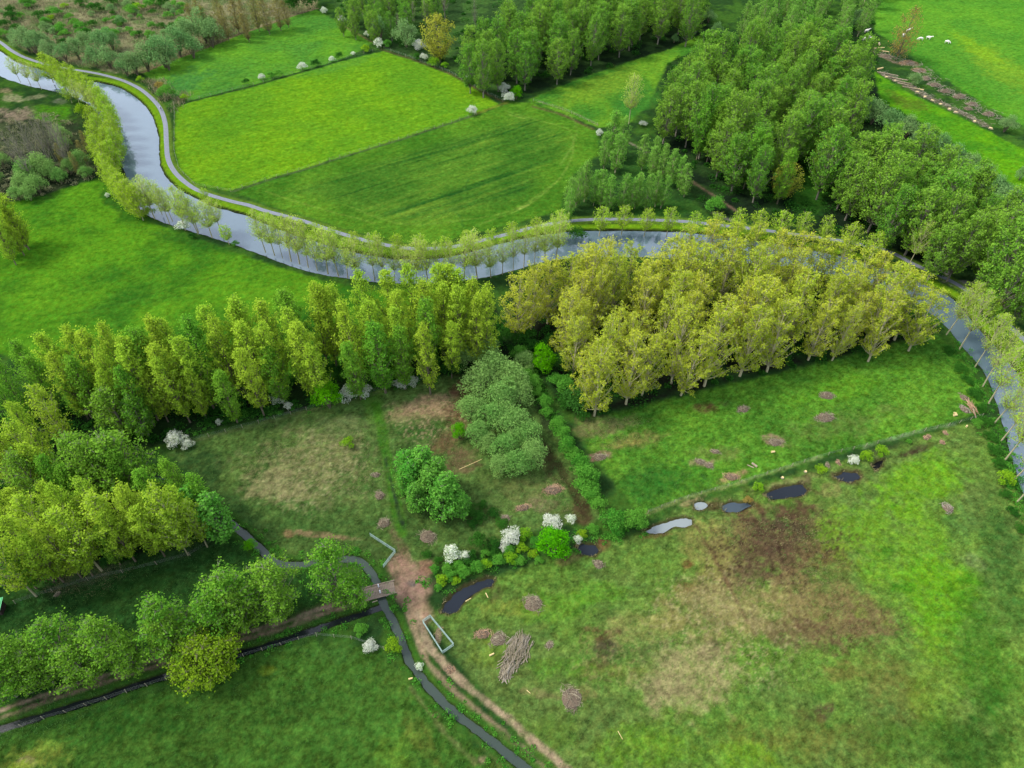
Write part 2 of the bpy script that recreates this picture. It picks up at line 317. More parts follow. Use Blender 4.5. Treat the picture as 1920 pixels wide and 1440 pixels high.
# extra patches: (x, y, rx, ry, turn, colour, strength, raggedness)
STRAW, TAN, BROWN, DARK, LUSH, LIME = (158, 150, 102), (172, 142, 112), (90, 70, 52), (52, 50, 34), (30, 110, 18), (104, 182, 14)
BLOBS = [
 # rough plot
 (590, 870, 120, 60, -5, (140, 140, 88), .75, .9), (520, 905, 60, 30, 0, STRAW, .6, .9), (640, 800, 60, 25, -10, (120, 130, 80), .6, .8), (640, 930, 50, 30, 0, (120, 132, 74), .5, .9),
 (800, 765, 75, 26, -12, (178, 150, 112), .9, .7), (850, 800, 26, 70, 20, (120, 92, 66), .8, .9), (865, 730, 25, 22, 0, (112, 78, 58), .8, .8), (860, 870, 30, 35, 0, (128, 100, 76), .7, .9), (760, 790, 20, 12, 0, STRAW, .7, .8),
 (790, 800, 60, 22, 0, (42, 100, 30), .7, .5), (700, 760, 20, 40, 0, (60, 130, 30), .6, .5), (370, 880, 50, 45, 0, (34, 80, 30), .8, .6), (440, 960, 60, 25, 30, (36, 86, 32), .7, .6), (560, 975, 60, 18, 10, (60, 110, 40), .6, .6),  # the two darkest greens paint the left plantation's shade onto the plot
 (900, 950, 60, 30, 0, (80, 110, 46), .5, .8), (985, 920, 60, 30, 0, (120, 120, 70), .5, .9), (1020, 945, 40, 16, 0, (140, 120, 92), .6, .9), (930, 900, 40, 16, 0, (70, 110, 40), .4, .8), (1060, 960, 40, 25, 0, (90, 92, 50), .5, .8),
 (1018, 860, 16, 55, -30, (82, 72, 46), .8, .6), (1015, 770, 12, 60, -25, (40, 52, 26), .8, .5), (1090, 960, 20, 20, -20, (90, 70, 50), .8, .8),
 # earth yard by the bridge
 (770, 1100, 42, 46, 0, (176, 142, 118), 1, .35), (750, 1060, 26, 24, 0, (170, 138, 112), 1, .5), (800, 1065, 16, 16, 0, (150, 116, 92), .9, .7), (785, 1150, 26, 30, 0, (180, 150, 118), 1, .4), (772, 1094, 12, 8, 0, (110, 104, 96), .9, .5), (722, 1107, 30, 9, -8, (168, 140, 116), 1, .4),
 (745, 1010, 12, 40, -25, (130, 112, 82), .7, .8), (600, 1003, 60, 5, 6, (150, 128, 92), .8, .9), (540, 1000, 10, 7, 0, (160, 130, 90), .8, .8),
 # right strip
 (1130, 800, 60, 20, -10, (128, 124, 78), .8, .8), (1185, 825, 55, 16, -8, (132, 128, 70), .7, .9), (1180, 830, 26, 8, -10, (160, 150, 80), .7, .9), (1120, 855, 30, 8, -10, (150, 108, 98), .8, .9), (1325, 765, 32, 12, -5, (94, 70, 48), .85, .7), (1355, 757, 25, 9, 0, (70, 82, 40), .6, .8),
 (1290, 890, 80, 30, -10, (40, 120, 26), .6, .6), (1230, 900, 60, 36, -10, (28, 106, 28), .7, .6), (1580, 730, 110, 20, -12, (74, 150, 26), .6, .7),
 (1570, 800, 120, 26, -12, (96, 124, 50), .6, .9), (1340, 850, 50, 16, 0, (118, 128, 66), .6, .9), (1320, 868, 26, 8, 0, (160, 134, 104), .8, .9), (1375, 893, 28, 8, -20, (176, 146, 104), .9, .8), (1453, 828, 22, 10, 10, (150, 120, 100), .8, .9), (1650, 845, 50, 8, -15, (60, 66, 46), .6, .8), (1715, 846, 40, 8, -18, (76, 64, 48), .9, .7), (1480, 905, 60, 8, -15, (150, 142, 92), .5, .9), (1300, 938, 26, 5, -20, (166, 152, 104), .8, .8),
 # big brown pasture
 (1460, 1010, 120, 75, 10, (116, 98, 66), .9, .9), (1420, 1040, 90, 60, 20, (100, 82, 58), .9, 1.), (1480, 960, 45, 20, 0, BROWN, .9, .8), (1470, 985, 60, 18, 15, (78, 64, 50), .85, 1.), (1450, 1020, 50, 30, -20, (86, 70, 52), .9, 1.), (1400, 1080, 60, 40, -30, (104, 88, 62), .85, 1.), (1520, 1030, 40, 18, 0, (104, 90, 58), .7, 1.0), (1560, 1060, 50, 30, 10, (110, 90, 52), .6, 1.),
 (1560, 1140, 130, 60, 15, (134, 118, 74), .85, .8), (1380, 1150, 130, 60, 0, (148, 138, 84), .85, .8), (1330, 1020, 60, 60, 0, (146, 142, 76), .7, .8), (1640, 1160, 60, 35, 30, (116, 98, 68), .75, 1.), (1650, 1260, 70, 50, 30, (116, 112, 56), .6, .9), (1500, 1190, 90, 30, 5, (106, 90, 62), .75, 1.), (1330, 1220, 24, 14, -50, (84, 72, 54), .9, .8), (1290, 1060, 14, 10, 0, (110, 70, 44), .8, .7), (1285, 1100, 20, 12, 0, (130, 96, 60), .6, .9),
 (1290, 1270, 90, 70, 10, (158, 150, 100), .85, .8), (1240, 1290, 50, 30, 0, (160, 150, 104), .6, 1.), (1200, 1180, 70, 30, 0, (146, 150, 80), .6, .9), (1550, 1335, 22, 22, 30, (92, 76, 56), .8, .9), (1510, 1345, 30, 8, 20, (70, 70, 40), .7, .9), (1500, 1390, 140, 45, 0, (112, 112, 50), .6, .9), (1620, 1390, 60, 50, 0, (92, 96, 48), .6, .9), (1700, 1330, 40, 60, 0, (104, 104, 48), .5, .9), (1600, 1260, 40, 20, 0, (120, 100, 56), .5, 1.),
 (1140, 1215, 20, 22, 35, (86, 78, 58), .85, .8), (1120, 1245, 22, 12, -20, (96, 84, 54), .8, .8), (1140, 1190, 22, 8, -20, (98, 78, 52), .8, .8), (1110, 1180, 24, 6, 10, (116, 92, 60), .7, .9), (1250, 1165, 40, 20, 0, (150, 146, 80), .6, .9), (1180, 1260, 60, 14, 0, (120, 132, 56), .5, .9), (1100, 1300, 30, 12, 0, (140, 130, 80), .5, .9), (1010, 1300, 30, 9, 10, (140, 130, 84), .6, .9),
 (960, 1140, 60, 20, 0, (140, 150, 62), .55, .9), (930, 1110, 16, 22, 0, (88, 82, 50), .6, .8), (1040, 1140, 80, 30, 0, (72, 148, 26), .5, .7), (1130, 1110, 60, 26, 0, (66, 150, 26), .5, .7), (1230, 1070, 50, 40, 20, (86, 140, 40), .5, .8), (1050, 1250, 60, 26, 0, (66, 142, 26), .5, .8), (940, 1220, 60, 30, 0, (112, 150, 42), .5, .8),
 (1700, 1040, 110, 120, -20, (88, 160, 26), .6, .9), (1620, 980, 90, 40, -12, (90, 156, 30), .6, .9), (1760, 1120, 70, 90, 0, (76, 160, 16), .7, .6), (1730, 900, 90, 50, -20, (86, 166, 18), .7, .6), (1760, 1270, 60, 80, 0, (100, 150, 30), .4, .8), (1850, 1250, 60, 160, -10, (40, 110, 20), .7, .6), (1880, 1050, 40, 120, -15, (32, 92, 28), .7, .6), (1690, 1105, 24, 12, 0, (34, 120, 18), .7, .7), (1665, 1035, 14, 10, 0, (30, 110, 18), .8, .5), (1720, 1385, 120, 40, 0, (44, 106, 22), .6, .7), (1830, 1400, 90, 60, 0, (26, 80, 18), .7, .6), (1800, 985, 30, 40, 0, (70, 120, 50), .6, .9), (1860, 1310, 20, 30, 0, (30, 90, 20), .6, .6), (1780, 975, 22, 12, 0, (40, 96, 36), .6, .8), (1820, 1050, 30, 14, 30, (120, 140, 80), .5, .9),
 (1130, 1020, 14, 12, 0, (120, 84, 58), .9, .6), (1075, 1045, 30, 10, -20, (110, 86, 62), .6, .8), (1230, 1004, 30, 7, -10, (108, 92, 52), .9, .6), (1590, 893, 34, 15, 0, (104, 88, 62), .7, .8), (1330, 950, 34, 12, 0, (92, 84, 52), .9, .7), (1400, 950, 30, 14, 0, (120, 84, 60), .6, .8), (1510, 905, 12, 20, 0, (96, 86, 60), .8, .6), (1560, 920, 20, 16, 0, (140, 130, 80), .5, .9),
 (1370, 1140, 70, 30, 20, (152, 146, 92), .6, .9), (960, 1440, 60, 20, 0, (90, 120, 40), .6, .9), (1200, 1400, 90, 40, 0, (86, 150, 26), .6, .8), (1400, 1420, 80, 30, 0, (92, 156, 24), .6, .8), (1040, 1370, 50, 30, 0, (80, 126, 34), .5, .8),
 # dark meadow lower left
 (660, 1340, 110, 80, 0, (60, 124, 36), .6, .8), (500, 1400, 120, 50, 0, (64, 128, 36), .5, .8), (740, 1420, 50, 40, 0, (90, 150, 40), .6, .8), (620, 1220, 60, 20, 0, (52, 116, 40), .5, .8), (60, 1420, 60, 26, -10, (140, 150, 60), .6, .9), (50, 1430, 20, 14, 0, (170, 150, 110), .8, .8), (85, 1400, 26, 12, -20, (120, 160, 50), .6, .9), (40, 1440, 30, 14, -20, (130, 170, 40), .7, .8), (740, 1270, 30, 40, 0, (70, 120, 36), .6, .9), (150, 1330, 140, 16, -17, (34, 82, 30), .7, .7), (230, 1350, 160, 40, 0, (26, 84, 20), .6, .7), (790, 1385, 22, 50, -30, (110, 120, 50), .5, .9), (817, 1342, 10, 7, 0, (150, 124, 96), .9, .6), (905, 1425, 12, 10, -30, (150, 134, 100), .9, .7), (500, 1257, 16, 10, 0, (120, 160, 40), .8, .6),
 # shaded meadow + wood edge
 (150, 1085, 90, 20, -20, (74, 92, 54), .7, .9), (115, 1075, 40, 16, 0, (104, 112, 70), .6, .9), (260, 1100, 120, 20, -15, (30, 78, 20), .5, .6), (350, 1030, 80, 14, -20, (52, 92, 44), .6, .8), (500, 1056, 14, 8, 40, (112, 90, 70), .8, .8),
 # far parts
 (1130, 160, 90, 24, -18, (112, 162, 36), .7, .6), (1190, 190, 50, 26, -20, (38, 126, 38), .7, .6), (1880, 130, 80, 26, 32, (112, 160, 34), .6, .7), (1830, 90, 60, 12, 32, (112, 172, 26), .6, .7), (1760, 130, 90, 14, 30, (40, 128, 28), .6, .7), (1850, 190, 60, 12, 30, (50, 138, 24), .6, .7), (1735, 118, 30, 9, 20, (40, 120, 28), .6, .6), (1700, 190, 40, 12, 25, (96, 110, 40), .7, .8), (1890, 640, 40, 40, 0, (44, 112, 40), .8, .6), (1900, 560, 50, 50, 0, (96, 130, 56), .7, .8),
 (90, 245, 90, 50, 0, (52, 66, 34), .9, .6), (60, 330, 70, 40, 0, (36, 52, 26), .9, .5), (30, 215, 40, 12, 0, (172, 152, 124), .7, .9), (25, 185, 20, 6, 0, (168, 164, 120), .8, .8), (12, 170, 14, 5, 0, (168, 150, 110), .7, .8), (110, 190, 14, 5, 0, (130, 130, 110), .7, .8), (65, 182, 24, 5, -10, (150, 150, 110), .7, .8), (100, 215, 40, 20, 0, (60, 150, 16), .8, .6),
  (210, 380, 36, 12, 40, (30, 92, 26), .7, .6), (350, 450, 90, 10, 14, (34, 100, 26), .6, .7), (640, 120, 80, 10, -15, (40, 136, 50), .4, .6), (340, 155, 60, 22, -20, (34, 124, 56), .6, .6),
 (690, 1035, 30, 26, 0, (70, 100, 44), .5, .9),
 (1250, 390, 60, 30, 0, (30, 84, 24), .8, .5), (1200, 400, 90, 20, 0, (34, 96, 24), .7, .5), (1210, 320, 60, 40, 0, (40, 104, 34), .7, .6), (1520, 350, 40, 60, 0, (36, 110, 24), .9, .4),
]
# strips: (points, width m, colour, strength)
BANKG = (118, 176, 22)
STRIPS = [
 ([(283, 1243), (360, 1218), (447, 1192), (540, 1167), (593, 1148), (650, 1130), (705, 1112)], 3.0, (70, 86, 40), .7),
 ([(0, 1332), (120, 1290), (283, 1240), (360, 1215), (447, 1189), (540, 1164), (593, 1144), (650, 1126), (705, 1108)], 0.75, (170, 146, 122), .85),
 ([(0, 1347), (120, 1304), (283, 1253), (360, 1228), (447, 1202), (540, 1176), (593, 1155), (650, 1137), (705, 1117)], 0.75, (164, 138, 114), .85),
 ([(783, 1150), (800, 1200), (820, 1232), (850, 1262), (885, 1294), (935, 1333), (990, 1380), (1060, 1438), (1130, 1500)], 1.2, (178, 156, 124), .9),
 ([(770, 1150), (783, 1200), (800, 1240), (830, 1275), (865, 1310), (912, 1348), (965, 1396), (1030, 1450), (1100, 1520)], 1.0, (168, 146, 114), .85),
 ([(745, 1160), (765, 1210), (790, 1262), (840, 1310), (900, 1355), (960, 1405), (1010, 1450)], 2.0, (56, 128, 24), .6),
 ([(1305, 985), (1330, 1030), (1360, 1085), (1380, 1125), (1403, 1170)], 0.6, (112, 84, 60), .6),
 ([(705, 760), (715, 800), (728, 870), (745, 960), (755, 1000)], 2.2, (48, 124, 24), .8),
 ([(722, 860), (735, 910), (748, 960), (757, 990)], 0.6, (46, 56, 42), .8),
 ([(1000, 200), (1060, 218), (1110, 242)], 1.6, (106, 92, 60), .7), ([(1010, 190), (1080, 214), (1120, 234)], .9, (128, 136, 84), .7),
 ([(893, 213), (950, 192)], 1.8, (120, 128, 50), .7),
 ([(353, 191), (460, 165), (567, 135), (640, 113), (715, 93)], 1.0, (40, 74, 30), .85),
 ([(715, 93), (773, 111), (840, 137), (905, 172), (943, 190)], 1.2, (100, 84, 60), .75),
 ([(436, 359), (567, 319), (640, 295), (740, 265), (893, 215)], .9, (88, 112, 58), .7),
 ([(640, 46), (697, 79)], 1.2, (150, 124, 90), .6),
 ([(267, 136), (333, 109), (413, 79), (443, 66), (500, 47), (540, 32), (593, 16)], 2.0, (150, 128, 100), .7),
 ([(1297, 340), (1340, 368), (1380, 395)], 1.2, (120, 100, 80), .85), ([(1180, 268), (1215, 285)], 1.0, (140, 130, 110), .8),
 ([(1340, 400), (1400, 425)], 1.4, (140, 134, 124), .7), ([(1770, 525), (1772, 505), (1780, 480)], 2.6, (150, 142, 140), .9), ([(1785, 533), (1815, 530)], 2.4, (156, 148, 146), .8),
 ([(1655, 137), (1700, 160), (1745, 185), (1800, 210), (1850, 236)], 3.2, (120, 112, 92), .85),
 ([(1640, 95), (1680, 118), (1720, 122)], 3.0, (140, 120, 96), .6),
 ([(1000, 810), (1030, 850), (1060, 890), (1085, 935), (1100, 965)], 2.2, (70, 60, 40), .8),
 ([(1395, 902), (1540, 857)], .6, (140, 156, 96), .6), ([(1215, 962), (1280, 936), (1395, 903)], .7, (150, 156, 96), .6), ([(1620, 838), (1713, 813), (1790, 796)], .6, (110, 140, 90), .6),
 ([(845, 1318), (870, 1350), (905, 1400), (960, 1450)], .5, (150, 138, 90), .3), ([(770, 1290), (800, 1330), (840, 1380), (890, 1430)], .6, (130, 128, 80), .5),
 ([(360, 828), (560, 775), (710, 735)], 1.0, (120, 128, 80), .4),
 ([(1030, 195), (1065, 213), (1080, 237), (1075, 270), (1050, 310)], .7, (104, 152, 50), .6), ([(948, 208), (1010, 226), (1060, 240), (1074, 262), (1070, 300), (1040, 345), (980, 390), (900, 420)], .6, (112, 158, 52), .6), ([(955, 215), (985, 222)], .6, (130, 168, 60), .7),
 ([(660, 388), (700, 405), (760, 420), (850, 415), (960, 395), (1030, 350)], .7, (108, 156, 48), .5), ([(500, 360), (560, 380), (640, 402), (700, 418)], .6, (116, 160, 50), .6), ([(973, 392), (990, 384)], .9, (150, 176, 70), .7), ([(845, 390), (862, 405), (868, 425)], .6, (44, 110, 30), .7), ([(840, 372), (866, 355), (880, 335)], .6, (36, 100, 30), .7),
 ([(530, 240 - 180), (620, 72), (655, 82), (660, 72), (645, 65)], .5, (110, 176, 50), .6),
 ([(120, 592), (300, 548), (500, 490)], .7, (34, 96, 22), .4),
]
DITCHES = [
 ('brook', [(225, 866), (275, 884), (330, 912), (380, 944), (412, 964), (440, 985), (478, 1018), (505, 1044), (522, 1054), (552, 1058), (600, 1050), (640, 1046), (672, 1050), (694, 1070), (708, 1095), (717, 1125), (736, 1162), (752, 1200), (768, 1240), (782, 1258), (807, 1290), (847, 1330), (893, 1366), (940, 1403), (987, 1440), (1050, 1495)], 1.05, 'brook_grey'),
 ('ditch', [(-20, 1372), (60, 1347), (133, 1324), (200, 1304), (233, 1291), (317, 1265), (385, 1245), (460, 1222), (517, 1204), (580, 1182), (610, 1172), (670, 1153), (716, 1136)], 0.8, 'ditch_dark'),
]
PONDS = [
 ([(829, 1145), (842, 1149), (858, 1145), (872, 1124), (895, 1108), (921, 1097), (926, 1088), (912, 1083), (888, 1093), (858, 1108), (838, 1126)], 'dark', 'long dark pond beside the hedge end near the earth yard'),
 ([(1083, 1024), (1095, 1019), (1118, 1021), (1122, 1030), (1112, 1040), (1092, 1038)], 'dark', 'small dark pond just right of the bright round maple'),
 ([(1211, 996), (1227, 986), (1257, 976), (1280, 970), (1296, 973), (1297, 981), (1283, 987), (1264, 986), (1247, 996), (1232, 1000)], 'pale', 'long curved pond reflecting pale grey sky'),
 ([(1303, 943), (1316, 939), (1327, 946), (1316, 954), (1305, 952)], 'pale', 'tiny silted pond between the pale pond and the one with the orange bush'),
 ([(1355, 948), (1372, 941), (1400, 942), (1409, 946), (1398, 951), (1384, 958), (1362, 957)], 'mid', 'blue-grey pond beside the orange bush'),
 ([(1436, 925), (1455, 917), (1480, 910), (1504, 908), (1512, 918), (1505, 926), (1475, 932), (1445, 933)], 'dark', 'largest dark pond, at the top of the brown scorched patch'),
 ([(1566, 892), (1582, 884), (1606, 886), (1612, 894), (1596, 903), (1576, 898)], 'dark', 'muddy dark pond between the lime bushes and the largest dark pond'),
 ([(1637, 872), (1646, 864), (1656, 862), (1652, 872), (1643, 880)], 'black', 'small black pool below the yellow-green bushes'),
]

# ------------------------------------------------------------------ ground sheet
NU, NR = 860, 800
u = np.linspace(-1.32, 1.32, NU)
u = np.concatenate([[-14, -5, -2.2], u, [2.2, 5, 14]])
ys = [18.0]
q = (470.0 / 18.0) ** (1.0 / NR)
# row spacing grows with distance from the drone's foot point
r0, r1 = 0.22, 0.95
yy = 18.0
k_ = np.linspace(0, 1, NR)
sp = r0 + (r1 - r0) * k_ ** 1.2
sp *= (470 - 18) / sp.sum()
yrow = 18 + np.concatenate([[0], np.cumsum(sp)])
yrow = np.concatenate([[-600, -150, -30, 5], yrow, [560, 900, 2500]])
half = np.interp(yrow, [-600, 5, 18, 470, 2500], [75, 75, 78, 335, 400])
Yg, Ug = np.meshgrid(yrow, u, indexing='ij')
Xg = Ug * half[:, None]
X, Y = Xg.ravel(), Yg.ravel()
NC_ = len(u)
FAR = 14.0
def rowslice(y0, y1):
    return slice(max(0, np.searchsorted(yrow, y0) - 1) * NC_, min(len(yrow), np.searchsorted(yrow, y1) + 1) * NC_)
def seg_dist(x, y, P):          # the same as above on the ground sheet, row band by row band
    if x is not X: return seg_dist0(x, y, P)
    d = np.full(x.shape, 1e3)
    for (ax, ay), (bx, by) in zip(P[:-1], P[1:]):
        s = rowslice(min(ay, by) - FAR, max(ay, by) + FAR)
        xs, ys_ = x[s], y[s]
        vx, vy = bx - ax, by - ay
        m = np.flatnonzero((xs > min(ax, bx) - FAR) & (xs < max(ax, bx) + FAR))
        xs, ys_ = xs[m], ys_[m]
        t = np.clip(((xs - ax) * vx + (ys_ - ay) * vy) / (vx * vx + vy * vy + 1e-9), 0, 1)
        dd = (xs - ax - t * vx) ** 2 + (ys_ - ay - t * vy) ** 2
        ds = d[s]
        ds[m] = np.minimum(ds[m], np.sqrt(dd))
    return d
def poly_sd(x, y, P):
    if x is not X: return poly_sd0(x, y, P)
    P = [tuple(p) for p in P]; Q = P + [P[0]]
    d = np.minimum(seg_dist(x, y, Q), 60)
    ins = np.zeros(x.shape, bool)
    for (ax, ay), (bx, by) in zip(Q[:-1], Q[1:]):
        if ay == by: continue
        s = rowslice(min(ay, by), max(ay, by))
        ys_ = y[s]
        ins[s] ^= ((ay > ys_) != (by > ys_)) & (x[s] < (bx - ax) * (ys_ - ay) / (by - ay) + ax)
    return np.where(ins, -d, d)
PX, PY = proj(X, np.maximum(Y, 5.0))
NV = len(X)

sd_canal = poly_sd(X, Y, np.vstack([smooth_line(W(NBANK), 3), smooth_line(W(SBANK), 3)[::-1]]))
relief = (fbm(X, Y, 14, 4, 3) - .5) * 0.5 + (fbm(X, Y, 2.2, 3, 5) - .5) * 0.18
d_path = seg_dist(X, Y, pathw)
Z = relief * sstep(1.5, 5, d_path)
Z = Z * sstep(0, 2, sd_canal)
wob = (fbm(X, Y, 3.0, 3, 9) - .5) * 0.9
Z -= sstep(0.3, -1.6, sd_canal + wob) * 2.2
n_a = fbm(X, Y, 1.5, 3, 21); n_b = fbm(X, Y, 5, 4, 22); n_c = fbm(X, Y, 22, 4, 23); n_d = fbm(X, Y, 0.9, 2, 24)

K = 0.43
def L3(c):
    r, g, b = c
    if g > 1.15 * r and g > b:        # spring grass is yellower than the first reading
        r, b = r + .30 * (g - r), b + 9
    return lin((r, g, b), K)
col = np.zeros((NV, 4))
g1, g2 = L3((52, 108, 30)), L3((34, 78, 28))
col[:, :3] = g1 + (g2 - g1) * sstep(.35, .65, n_b)[:, None]
col[:, 3] = 0.24
region = np.zeros(NV, int)
def mixin(c, w, a=None):
    col[:, :3] += (L3(c) - col[:, :3]) * w[:, None]
    if a is not None: col[:, 3] += (a - col[:, 3]) * w

# wetland and wood floors (outline, colour 1, colour 2)
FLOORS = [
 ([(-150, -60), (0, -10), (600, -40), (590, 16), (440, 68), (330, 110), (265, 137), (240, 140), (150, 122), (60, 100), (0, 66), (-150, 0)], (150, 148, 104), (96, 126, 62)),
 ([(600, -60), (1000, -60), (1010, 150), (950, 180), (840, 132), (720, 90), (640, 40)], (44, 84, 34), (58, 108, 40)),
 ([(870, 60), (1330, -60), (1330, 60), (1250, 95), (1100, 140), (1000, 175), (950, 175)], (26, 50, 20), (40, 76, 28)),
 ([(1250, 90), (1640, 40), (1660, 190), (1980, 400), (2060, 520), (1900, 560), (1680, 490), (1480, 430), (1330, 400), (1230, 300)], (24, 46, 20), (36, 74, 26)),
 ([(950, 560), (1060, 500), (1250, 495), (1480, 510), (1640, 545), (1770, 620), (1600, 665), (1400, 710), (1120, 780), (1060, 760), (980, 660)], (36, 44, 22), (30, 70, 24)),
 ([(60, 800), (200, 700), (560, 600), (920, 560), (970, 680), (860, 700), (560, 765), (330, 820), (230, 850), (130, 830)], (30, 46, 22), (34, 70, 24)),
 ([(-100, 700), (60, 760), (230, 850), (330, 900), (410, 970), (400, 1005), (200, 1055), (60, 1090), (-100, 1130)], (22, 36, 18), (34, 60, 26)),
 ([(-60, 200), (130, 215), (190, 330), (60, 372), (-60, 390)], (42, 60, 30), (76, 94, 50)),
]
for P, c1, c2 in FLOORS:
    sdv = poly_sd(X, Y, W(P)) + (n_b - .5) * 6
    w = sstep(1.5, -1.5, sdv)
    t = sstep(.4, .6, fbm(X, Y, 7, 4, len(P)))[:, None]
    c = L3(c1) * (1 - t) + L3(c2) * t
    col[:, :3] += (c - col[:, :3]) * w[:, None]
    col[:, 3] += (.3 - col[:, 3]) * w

pA, pB = at(640., 320.), at(940., 233.)
sdir = (pB - pA) / np.linalg.norm(pB - pA)
al = X * sdir[0] + Y * sdir[1]; ac = -X * sdir[1] + Y * sdir[0]
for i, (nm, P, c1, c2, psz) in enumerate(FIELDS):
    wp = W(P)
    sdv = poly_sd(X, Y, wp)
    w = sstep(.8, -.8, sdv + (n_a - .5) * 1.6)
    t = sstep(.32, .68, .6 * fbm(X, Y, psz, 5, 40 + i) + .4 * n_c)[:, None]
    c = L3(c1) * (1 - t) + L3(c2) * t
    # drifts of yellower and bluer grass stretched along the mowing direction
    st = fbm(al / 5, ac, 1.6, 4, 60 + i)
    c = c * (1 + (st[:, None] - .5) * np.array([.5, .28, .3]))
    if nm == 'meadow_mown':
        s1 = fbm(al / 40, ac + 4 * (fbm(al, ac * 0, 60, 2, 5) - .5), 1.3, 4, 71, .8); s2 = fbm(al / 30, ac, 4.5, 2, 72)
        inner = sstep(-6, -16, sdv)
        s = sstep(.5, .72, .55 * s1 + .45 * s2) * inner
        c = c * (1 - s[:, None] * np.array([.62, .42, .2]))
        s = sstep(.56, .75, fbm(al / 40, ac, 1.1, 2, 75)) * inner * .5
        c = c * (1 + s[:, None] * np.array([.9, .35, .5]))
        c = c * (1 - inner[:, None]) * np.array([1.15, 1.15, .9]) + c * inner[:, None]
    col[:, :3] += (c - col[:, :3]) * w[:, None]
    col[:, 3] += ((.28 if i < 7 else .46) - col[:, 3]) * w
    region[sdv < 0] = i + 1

fine = fbm(X, Y, 1.1, 3, 31)
for j, (bx, by, rx, ry, rot, c, s, rag) in enumerate(BLOBS):
    m = (abs(PX - bx) < 2.2 * max(rx, ry)) & (abs(PY - by) < 2.2 * max(rx, ry)) & (Y > 10)
    if not m.any(): continue
    a = RAD(rot); dx, dy = PX[m] - bx, PY[m] - by
    e = np.hypot((dx * math.cos(a) + dy * math.sin(a)) / rx, (-dx * math.sin(a) + dy * math.cos(a)) / ry)
    nn = .5 * n_b[m] + .3 * n_a[m] + .2 * fine[m]
    w = sstep(1.15 + .1, .55, e + (nn - .5) * 3.2 * rag) * s
    w = w * (1 - .62 * min(1, rag) * sstep(.48, .6, fbm(X[m], Y[m], 1.3, 4, 90 + j, .9)))
    col[m, :3] += (L3(c) - col[m, :3]) * w[:, None]
    col[m, 3] += (.3 - col[m, 3]) * w * .7
for ex, ey, erx, ery, c, s in [(1450, 1030, 190, 120, (72, 54, 42), .75), (1600, 1170, 150, 90, (96, 74, 52), .6), (1350, 1180, 190, 150, (176, 164, 116), .5), (600, 880, 160, 90, (170, 162, 116), .5), (1150, 1230, 120, 80, (150, 140, 88), .4), (820, 790, 110, 50, (196, 170, 130), .5)]:
    w = sstep(1.1, .4, np.hypot((PX - ex) / erx, (PY - ey) / ery) + (n_b - .5) * .8) * sstep(.55, .66, fbm(X, Y, .55, 3, int(ex), .8)) * s * (Y > 10)
    mixin(c, w)
for P, wd, c, s in STRIPS:
    d = seg_dist(X, Y, smooth_line(W(P), 4))
    w = sstep(wd * .5 + .35, wd * .5 - .3, d + (n_a - .5) * .9) * s * (1 - .4 * sstep(.5, .7, fine))
    mixin(c, w, .3)

# canal banks: bright grass between water and path, mud at the water's edge
w = sstep(2.6, 1.6, d_path) ; mixin((96, 140, 40), w * .8)
btw = (sd_canal > -.5) & (d_path < 7)
w = sstep(3.4, 2.2, sd_canal) * (d_path < 8); mixin((104, 168, 20), w * .9, .2)
w = sstep(.5, 0, sd_canal + wob * .5); mixin((52, 56, 34), w, .3)
grain = fbm(X, Y, .75, 3, 301, .9)
col[:, :3] *= (1 + (grain - .5) * 1.5 * np.clip(col[:, 3] * 2.2, 0, 1))[:, None]

Zc = np.zeros(NV)
trk = seg_dist(X, Y, smooth_line(W([(777, 1150), (792, 1200), (810, 1236), (840, 1268), (875, 1302), (924, 1341), (978, 1388), (1045, 1444), (1115, 1510)]), 4))
Zc -= .10 * sstep(.5, .2, abs(trk - .75))
for nm, P, wd, _ in DITCHES:
    d = seg_dist(X, Y, smooth_line(W(P), 5)) + (n_a - .5) * .6
    Zc -= sstep(wd * .5 + .55, wd * .5 - .3, d) * (1.25 if nm == 'brook' else .95)
    w = sstep(wd * .5 + 2.0, wd * .5 + .8, d); mixin((50, 112, 30), w * .7, .3)
    w = sstep(wd * .5 + .5, wd * .5 + .1, d); mixin((48, 46, 30), w, .3)
for P, tone, _ in PONDS:
    d = poly_sd(X, Y, W(P)) + (n_a - .5) * .9 + (fine - .5) * .5
    Zc -= sstep(.7, -.6, d) * .9
    w = sstep(.9, .3, d); mixin((78, 68, 46), w * .8, .3)
d = seg_dist(X, Y, W([(1690, 852), (1745, 838)])); Zc -= sstep(.9, .2, d) * .45
d = seg_dist(X, Y, W([(1000, 800), (1040, 860), (1085, 940)])); Zc -= sstep(1.4, .3, d) * .4
Z += Zc
Z[Y < 12] = -0.3
Z[Y > 480] = -0.2

